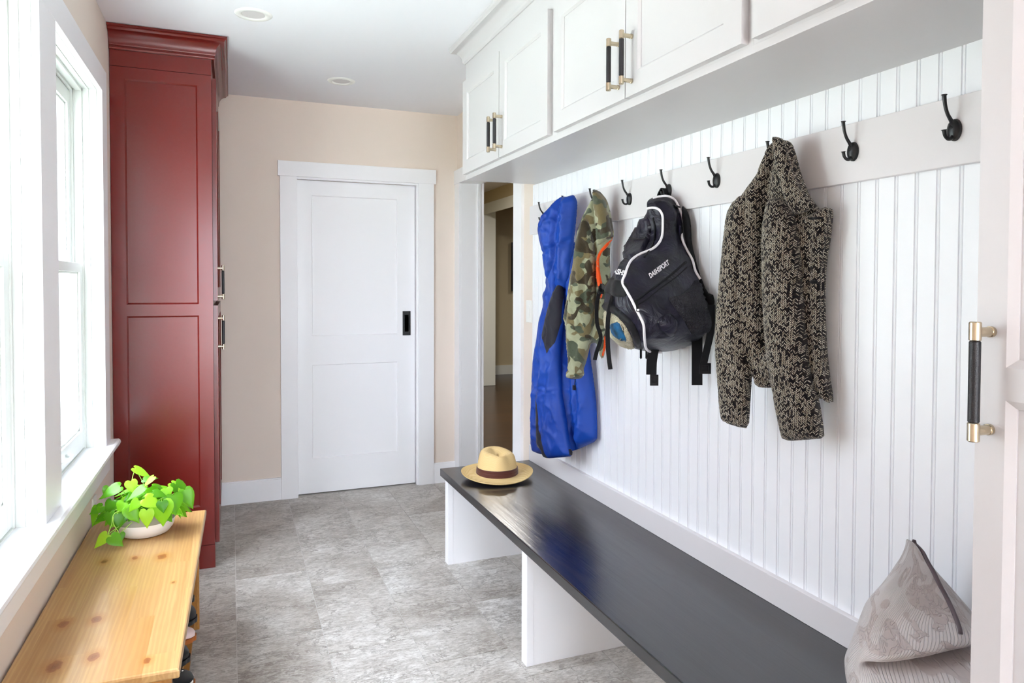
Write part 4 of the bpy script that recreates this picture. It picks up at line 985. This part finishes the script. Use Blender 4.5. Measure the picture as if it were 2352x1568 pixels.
for z, r in ((.0195, .0995), (.0205, .1015), (.027, .1020), (.0285, .1010), (.030, .1018), (.038, .1012), (.0395, .1002), (.041, .1008), (.050, .0995), (.0515, .098), (.0518, .0955)):
    rg.append([HC + Vector((r * .97 * math.cos(2 * PI * k / 72), r * math.sin(2 * PI * k / 72), z + .001)) for k in range(72)])
loft(bm, rg, cap=False); obj('ribbon_band', bm, 'hat_ribbon', ht, smooth=True, auto=True)

# ---------------------------------------------------------------- cushion
cu_ = thing('cushion', 'grey quilted velvet cushion with a pointed corner on bench by tall cabinet', 'cushion', (1.25, 1.0, ZB))
e1 = Vector((_c, -_s, 0)); e2 = Vector((_s, _c, 0))       # sideways and away from the viewer's spot
zt = .805; P0 = at(2104, 1242, X=1.36)
bm = BM(); uvl = None; rings = []; NV = 72; KV = 46
for k in range(KV + 1):
    t = k / KV; py = 1243 + (1690 - 1243) * (t ** .9)
    # silhouette in the photo: left and right reach, ridge
    def interp(tab, y):
        for (a, va), (b, vb) in zip(tab, tab[1:]):
            if y <= b: return va + (vb - va) * max(0, (y - a)) / (b - a)
        return tab[-1][1]
    L_ = interp([(1243, 2102), (1262, 2099), (1290, 2087), (1340, 2049), (1400, 2010), (1450, 1991), (1500, 1981), (1550, 1975), (1600, 1975), (1650, 1985), (1690, 2010)], py)
    R_ = interp([(1243, 2106), (1270, 2128), (1300, 2152), (1340, 2190), (1380, 2222), (1420, 2245), (1480, 2262), (1600, 2275), (1690, 2250)], py)
    S_ = interp([(1243, 2104), (1290, 2128), (1340, 2156), (1390, 2182), (1450, 2203), (1500, 2212), (1600, 2215), (1690, 2200)], py)
    base = at(2104, py, X=1.31 - .10 * min(1, t * 1.4)); z = max(ZB + .002, base.z)
    dep = (base - EYE).dot(e2); sc_px = F / dep
    wl, wr_ = (S_ - L_) / sc_px, (R_ - S_) / sc_px; c0 = EYE + e1 * ((S_ - 1176) / F * dep) + e2 * dep; c0.z = z
    dpt = .02 + .13 * min(1, t * 1.5)
    ring = []
    for i in range(NV):
        a = 2 * PI * i / NV; ca, sa = math.cos(a), math.sin(a)
        # a=-90deg is the seam ridge facing the viewer
        s_ = (wl if ca < 0 else wr_) * ca
        d_ = sa * dpt * (1.15 if sa > 0 else .55)
        pin = math.exp(-((a - 1.5 * PI) / .16) ** 2)
        if sa < 0: d_ *= 1 - .25 * abs(ca) + .10 * pin
        yy = py
        p = c0 + e1 * s_ + e2 * d_
        # fold sloping up to the right, with the lower lobe swelling towards the viewer
        px_s = S_ + s_ * sc_px; yf = 1528 - (px_s - 1990) * .30
        if sa < 0.25:
            g_ = math.exp(-((py - yf) / 16) ** 2); lob = 1 / (1 + math.exp(-(py - yf - 10) / 12)); up_ = math.exp(-((py - yf + 48) / 26) ** 2)
            w_ = min(1, max(0, (.25 - sa) / .5)) * min(1, max(0, (px_s - 1978) / 30))
            p -= e2 * (.062 * lob + .030 * up_ - .062 * g_) * w_
        p += Vector((noise.noise(p * 14), noise.noise(p * 14 + Vector((9, 0, 0))), 0)) * .007 * min(1, t * 5)
        p.x = min(p.x, WALLX); p.y = max(p.y, YT + .004) if p.x > C + .015 else p.y
        ring.append(p)
    rings.append(ring)
Rr = loft(bm, rings); bm.normal_update(); uvl = bm.loops.layers.uv.new('UVMap')
for k in range(KV):
    pass
vi = {v: (k, i) for k, r in enumerate(Rr) for i, v in enumerate(r)}
for f in bm.faces:
    idx = [vi[l_.vert] for l_ in f.loops]; wrap = max(i for _, i in idx) - min(i for _, i in idx) > NV / 2
    for l_, (k, i) in zip(f.loops, idx):
        ii = i + (NV if wrap and i < NV / 2 else 0); l_[uvl].uv = (ii / NV * .95, k / KV * .5)
co_ = obj('cover', bm, 'quilt', cu_, smooth=True); sm = co_.modifiers.new('sub', 'SUBSURF'); sm.levels = 1; sm.render_levels = 2
tcu = bvh_of([co_])
cord('piping', [(2104, 1246), (2116, 1268), (2129, 1292), (2143, 1316), (2157, 1342), (2170, 1366), (2183, 1392), (2195, 1420), (2204, 1444), (2206, 1456)], tcu, .0042, 'cushion_piping', cu_)
# pointed tip
bm = BM(); tipb = hit(tcu, 2104, 1247)[0]; tube(bm, [tipb + Vector((0, 0, -.012)), tipb + Vector((0, 0, .002)), tipb + Vector((.001, .0, .010))], lambda t: .008 * (1 - t * .6), 10); obj('corner_tip', bm, 'cushion_piping', cu_, smooth=True)

# ---------------------------------------------------------------- pine shoe bench
PZ = .45; PTH = .024
sb = thing('shoe_bench', 'honey-coloured knotty pine bench under the windows, holding shoes', 'bench', (-.31, 2.47, 0))
tl_ = [(-.500, 3.115), (-.100, 3.105), (-.121, 1.835), (-.500, 1.842)]
bm = BM(); R1 = []
for ins, z in ((.004, PZ - PTH), (0, PZ - PTH + .004), (0, PZ - .006), (.002, PZ - .002), (.006, PZ)):
    R1.append([Vector((x + (ins if x < -.3 else -ins), y + (ins if y < 2.4 else -ins), z)) for x, y in tl_])
loft(bm, R1); obj('top', bm, 'honey_pine', sb)
for yy, nm in ((1.885, 'side_panel'), (3.02, 'side_panel')):
    bm = BM(); framed(bm, TYn(yy), -.49, -.142 if yy < 2 else -.126, 0, PZ - PTH, .028, [(-.44, -.19, .07, PZ - PTH - .05)], .010, .004); obj(nm, bm, 'pine_side', sb, bevel=.001)
for z in (.05, .225):
    bm = BM(); box(bm, -.476, -.14, 1.914, 3.02, z, z + .018); obj('shelf', bm, 'pine_side', sb)
bm = BM(); box(bm, -.49, -.478, 1.914, 3.02, .07, PZ - PTH); obj('back_panel', bm, 'pine_side', sb)

# shoes with their toes to the room
def shoe(label, x, y, z, L, Wd, Hh, mats, yaw=0, ankle=.6, sole='shoe_rubber', boot=0, dots=False, stitched=False):
    t = thing('shoe', label, 'shoe', (x, y, z), 'shoes stored in the pine bench'); t.rotation_euler = (0, 0, yaw)
    # toe points to +X; toe tip at local x = 0
    key_ = [(-1.0, .26, .75), (-.93, .40, .96), (-.8, .44, 1.0), (-.62, .42, .95), (-.48, .44, .72), (-.3, .50, .55), (-.14, .47, .42), (-.04, .33, .30), (0.0, .10, .18)]
    st_ = [tuple(v) for v in spline(key_, 4)]
    bm = BM(); R_ = []
    for (u, w, h) in st_:
        cx = u * L; ring = []
        for k in range(28):
            a = 2 * PI * k / 28; ca, sa = math.cos(a), math.sin(a)
            yv = w * Wd * (abs(ca) ** .8) * (1 if ca > 0 else -1); zv = h * Hh * .5 * (1 + (abs(sa) ** .75) * (1 if sa > 0 else -1))
            if sa > 0: yv *= 1 - .35 * (h > .6) * sa
            ring.append((cx, yv, zv + .012))
        R_.append(ring)
    loft(bm, R_); obj('upper', bm, mats[0], t, smooth=True, local=True)
    bm = BM(); R_ = []
    for z_, g_ in ((0, .97), (.003, 1.02), (.011, 1.03), (.014, .98)):
        R_.append([(u * L * (1 if u > -.99 else 1.02) + (.004 if u > -.01 else 0), s * w * Wd * g_, z_) for s, seq in ((1, st_), (-1, st_[::-1])) for (u, w, h) in seq])
    loft(bm, R_); obj('sole', bm, sole, t, local=True)
    if ankle:
        bm = BM(); R_ = []; zt_ = Hh * (1.0 + boot)
        for (z_, g_) in ((Hh * .6, 1), (Hh * .95, .95), (zt_, .98), (zt_ + .006, .9), (zt_ - .01, .82)):
            R_.append([(-.74 * L + .24 * L * g_ * math.cos(2 * PI * k / 24), .38 * Wd * g_ * math.sin(2 * PI * k / 24), z_ + .012) for k in range(24)])
        loft(bm, R_, cap=True); obj('collar', bm, mats[1], t, smooth=True, local=True)
    bm = BM()
    for i in range(4):
        u = -.30 - .07 * i; zz = (.58 + .1 * i) * Hh + .012
        tube(bm, [(u * L, -.16 * Wd, zz), (u * L, 0, zz + .012), (u * L, .16 * Wd, zz)], .0025, 6)
    obj('laces', bm, mats[2], t, smooth=True, local=True)
    if stitched:
        bm = BM()
        for (u, w, h), (u2, w2, h2) in zip(key_[3:], key_[4:]):
            for s in (0, .25, .5, .75):
                uu = u + (u2 - u) * s; ww = w + (w2 - w) * s
                for sg in (1, -1): box(bm, uu * L - .002, uu * L + .002, sg * ww * Wd * 1.05 - .002, sg * ww * Wd * 1.05 + .002, .018, .024)
        o_ = obj('stitching', bm, 'shoe_white', t, local=True); o_['kind'] = 'stuff'
    if dots:
        bm = BM()
        for (u, v) in ((-.12, .3), (-.2, -.5), (-.24, .35), (-.34, -.2), (-.4, .5), (-.15, -.1), (-.3, .1)):
            h = .42 + (-u - .14) * .75
            lathe(bm, [(0, 0), (.003, .001), (0, .003)], (u * L, v * .4 * Wd, h * Hh * (1 - .25 * abs(v)) + .014), 8)
        obj('dots', bm, 'shoe_white', t, smooth=True, local=True)
    return t
shoe('black slip-on shoe with small white dots and tan edge in pine bench', -.105, 2.135, .244, .24, .085, .075, ('shoe_black', 'shoe_tan', 'shoe_tan'), dots=True, stitched=True, sole='shoe_tan')
shoe('large black rubber-toed shoe at the very near end of pine bench', -.110, 2.0, .244, .27, .10, .085, ('shoe_rubber', 'shoe_black', 'shoe_black'))
shoe('black shoe next behind the dotted slip-on in pine bench', -.125, 2.29, .244, .25, .095, .085, ('shoe_black', 'shoe_black', 'shoe_black'))
shoe('pale pink and tan shoe low in the pine bench beside its far panel', -.114, 2.42, .244, .23, .075, .06, ('shoe_pink', 'shoe_tan', 'shoe_pink'), sole='shoe_tan')
shoe('black boot with a blue collar standing in the pine bench', -.117, 2.555, .244, .24, .105, .10, ('shoe_black', 'shoe_blue', 'shoe_black'), boot=.15)
shoe('brown laced shoe deepest in the pine bench by its far panel', -.133, 2.72, .244, .25, .09, .085, ('shoe_brown', 'shoe_tan', 'shoe_tan'))

# ---------------------------------------------------------------- potted trailing plant
PC = Vector((-.300, 2.895, PZ))
pp = thing('potted_plant', 'trailing heart-leaved plant in grey and white bowl on pine bench', 'plant', PC)
bm = BM(); prf_ = [(.0, .001), (.070, .001), (.080, .006), (.0925, .022), (.0985, .040), (.100, .052), (.0995, .060), (.097, .082), (.094, .084), (.090, .080), (.0925, .06), (.0, .06)]
lathe(bm, prf_, PC, 64)
for f in bm.faces:
    c_ = f.calc_center_median(); f.material_index = 1 if c_.z - PZ < .046 else 0
# oval planter
obj('pot', bm, ['pot_grey', 'pot_white'], pp, smooth=True, auto=True)
bm = BM(); lathe(bm, [(0, .074), (.05, .076), (.0905, .072)], PC, 40, cap=False); obj('soil', bm, 'soil', pp, smooth=True)
def leaf(bm, base, tip, nrm, w, fold=.18, droop=.15, curl=0):
    """heart-shaped leaf from its stalk end towards the tip"""
    ax = tip - base; L = ax.length; ax.normalize(); nrm = (nrm - ax * nrm.dot(ax)).normalized(); sd = ax.cross(nrm)
    st_ = [(-.13, .18, .42), (-.10, .0, .74), (.05, 0, .97), (.22, 0, 1.0), (.40, 0, .86), (.58, 0, .62), (.75, 0, .36), (.88, 0, .16), (1.0, 0, .0)]
    mid = []; lf = []; rt = []; l2 = []; r2 = []
    for i, (u, inner, hw) in enumerate(st_):
        c_ = base + ax * max(u, .0 if i < 2 else u) * L - nrm * droop * L * (max(0, u) ** 2)
        e_ = base + ax * u * L - nrm * droop * L * (max(0, u) ** 2)
        h = hw * w / 2; up_ = nrm * fold * h
        mid.append(bm.verts.new(c_))
        if hw == 0: lf.append(mid[-1]); rt.append(mid[-1]); l2.append(mid[-1]); r2.append(mid[-1]); continue
        off_ = max(0, inner) * w
        lf.append(bm.verts.new(e_ + sd * h + up_ - nrm * .06 * w)); rt.append(bm.verts.new(e_ - sd * h + up_ - nrm * .06 * w))
        l2.append(bm.verts.new(e_ * .75 + c_ * .25 + sd * h * .5 + up_ * .75)); r2.append(bm.verts.new(e_ * .75 + c_ * .25 - sd * h * .5 + up_ * .75))
    for i in range(len(st_) - 1):
        for a, b in ((mid, l2), (l2, lf)):
            vs_ = []; [vs_.append(v) for v in (a[i], b[i], b[i + 1], a[i + 1]) if v not in vs_]
            if len(vs_) > 2: bm.faces.new(vs_)
        for a, b in ((r2, mid), (rt, r2)):
            vs_ = []; [vs_.append(v) for v in (a[i], b[i], b[i + 1], a[i + 1]) if v not in vs_]
            if len(vs_) > 2: bm.faces.new(vs_)
rng = random.Random(11)
bl = BM(); bs = BM(); TOC = (EYE - PC).normalized()
def stem(a, b, sag=.02, r=.0012):
    m_ = (a + b) / 2 + Vector((0, 0, sag)); tube(bs, spline([a, m_, b], 5), r, 5)
top0 = PC + Vector((0, 0, .075))
def put(px, py, Yd, dx, dy, w, L=None, face=.5, src=None):
    """leaf at a seen place: base (px,py) at depth Yd, tip offset in photo pixels"""
    b_ = at(px, py, Y=Yd); w *= 1.28; t_ = at(px + dx * 1.12, py + dy * 1.12, Y=Yd - .012)
    n_ = (TOC * face + Vector((0, 0, 1 - face)) + Vector((rng.uniform(-.25, .25), rng.uniform(-.2, .2), 0))).normalized()
    leaf(bl, b_, t_, n_, w, rng.uniform(.05, .3), rng.uniform(.02, .12)); stem(src or (top0 + Vector((rng.uniform(-.05, .05), rng.uniform(-.04, .04), 0))), b_)
for a in [(294, 1166, 2.79, 24, 32, .040, None, .9), (337, 1172, 2.78, 0, 38, .039, None, .95), (372, 1152, 2.79, 2, 52, .062, None, .9), (397, 1138, 2.80, 6, 42, .052, None, .8), (372, 1152, 2.77, 3, 24, .032, None, .95), (333, 1145, 2.78, 32, 16, .042, None, .75),
          (404, 1112, 2.86, 35, 48, .046, None, .7), (425, 1125, 2.84, 17, 40, .040, None, .6), (395, 1110, 2.86, 30, 24, .036, None, .5), (310, 1075, 2.93, 38, 20, .030, None, .4), (275, 1118, 2.86, -46, 24, .040, None, .5), (330, 1120, 2.82, -38, 28, .030, None, .35),
          (352, 1095, 2.86, -26, 22, .032, None, .3), (382, 1122, 2.82, 4, 20, .034, None, .7), (300, 1105, 2.86, 6, 26, .034, None, .6), (285, 1155, 2.80, -14, 20, .036, None, .7), (257, 1150, 2.84, -14, 30, .034, None, .6), (250, 1118, 2.88, -8, 24, .030, None, .7),
          (235, 1163, 2.86, -28, 16, .030, None, .6), (222, 1165, 2.86, -12, 42, .026, None, .5), (252, 1178, 2.80, 2, 32, .028, None, .8), (270, 1180, 2.79, 2, 34, .034, None, .8), (246, 1228, 2.76, -28, 28, .034, None, .6), (255, 1232, 2.75, 26, 20, .036, None, .5), (275, 1225, 2.76, 4, 18, .026, None, .8), (405, 1160, 2.86, 10, 28, .018, None, .4), (352, 1130, 2.80, 30, 8, .03, None, .6), (330, 1100, 2.88, 30, -4, .03, None, .5), (318, 1150, 2.79, -22, 24, .03, None, .6)]:
    put(*a)
for i in range(150):
    a = rng.uniform(0, 2 * PI); r_ = rng.uniform(.02, .13); hgt_ = .072 + .095 * math.cos(min(1, r_ / .14) * PI / 2) * rng.uniform(.55, 1.15)
    p = PC + Vector((r_ * math.cos(a) + .0, r_ * .8 * math.sin(a), hgt_)); out = Vector((math.cos(a), math.sin(a), rng.uniform(-.9, .25) - r_ * 3)).normalized()
    L_ = rng.uniform(.030, .060); nn = (Vector((0, 0, 1)) + out * .5 + TOC * .45 + Vector((rng.uniform(-.5, .5), rng.uniform(-.5, .5), 0))).normalized()
    leaf(bl, p, p + out * L_, nn, L_ * rng.uniform(.68, .85), rng.uniform(.05, .35), rng.uniform(.0, .2))
    stem(top0 + Vector((rng.uniform(-.05, .05), rng.uniform(-.05, .05), -.005)), p, .012)
for pts in ([(285, 1170, 2.80), (262, 1180, 2.78), (256, 1205, 2.765), (248, 1226, 2.76)], [(262, 1178, 2.80), (260, 1200, 2.77), (272, 1222, 2.76)], [(262, 1150, 2.86), (240, 1162, 2.86), (224, 1165, 2.86)], [(300, 1120, 2.9), (306, 1090, 2.93), (312, 1077, 2.93)]):
    tube(bs, spline([at(x, y, Y=d) for x, y, d in pts], 6), .0015, 6)
for v in bl.verts:
    if v.co.z < PZ + .004: v.co.z = PZ + .004
    v.co.x = max(v.co.x, A + .012)
obj('foliage', bl, 'leaf', pp, smooth=True, recalc=False)
for v in bs.verts: v.co.x = max(v.co.x, A + .01); v.co.z = max(v.co.z, PZ + .002)
obj('stems', bs, 'stem_green', pp, smooth=True)
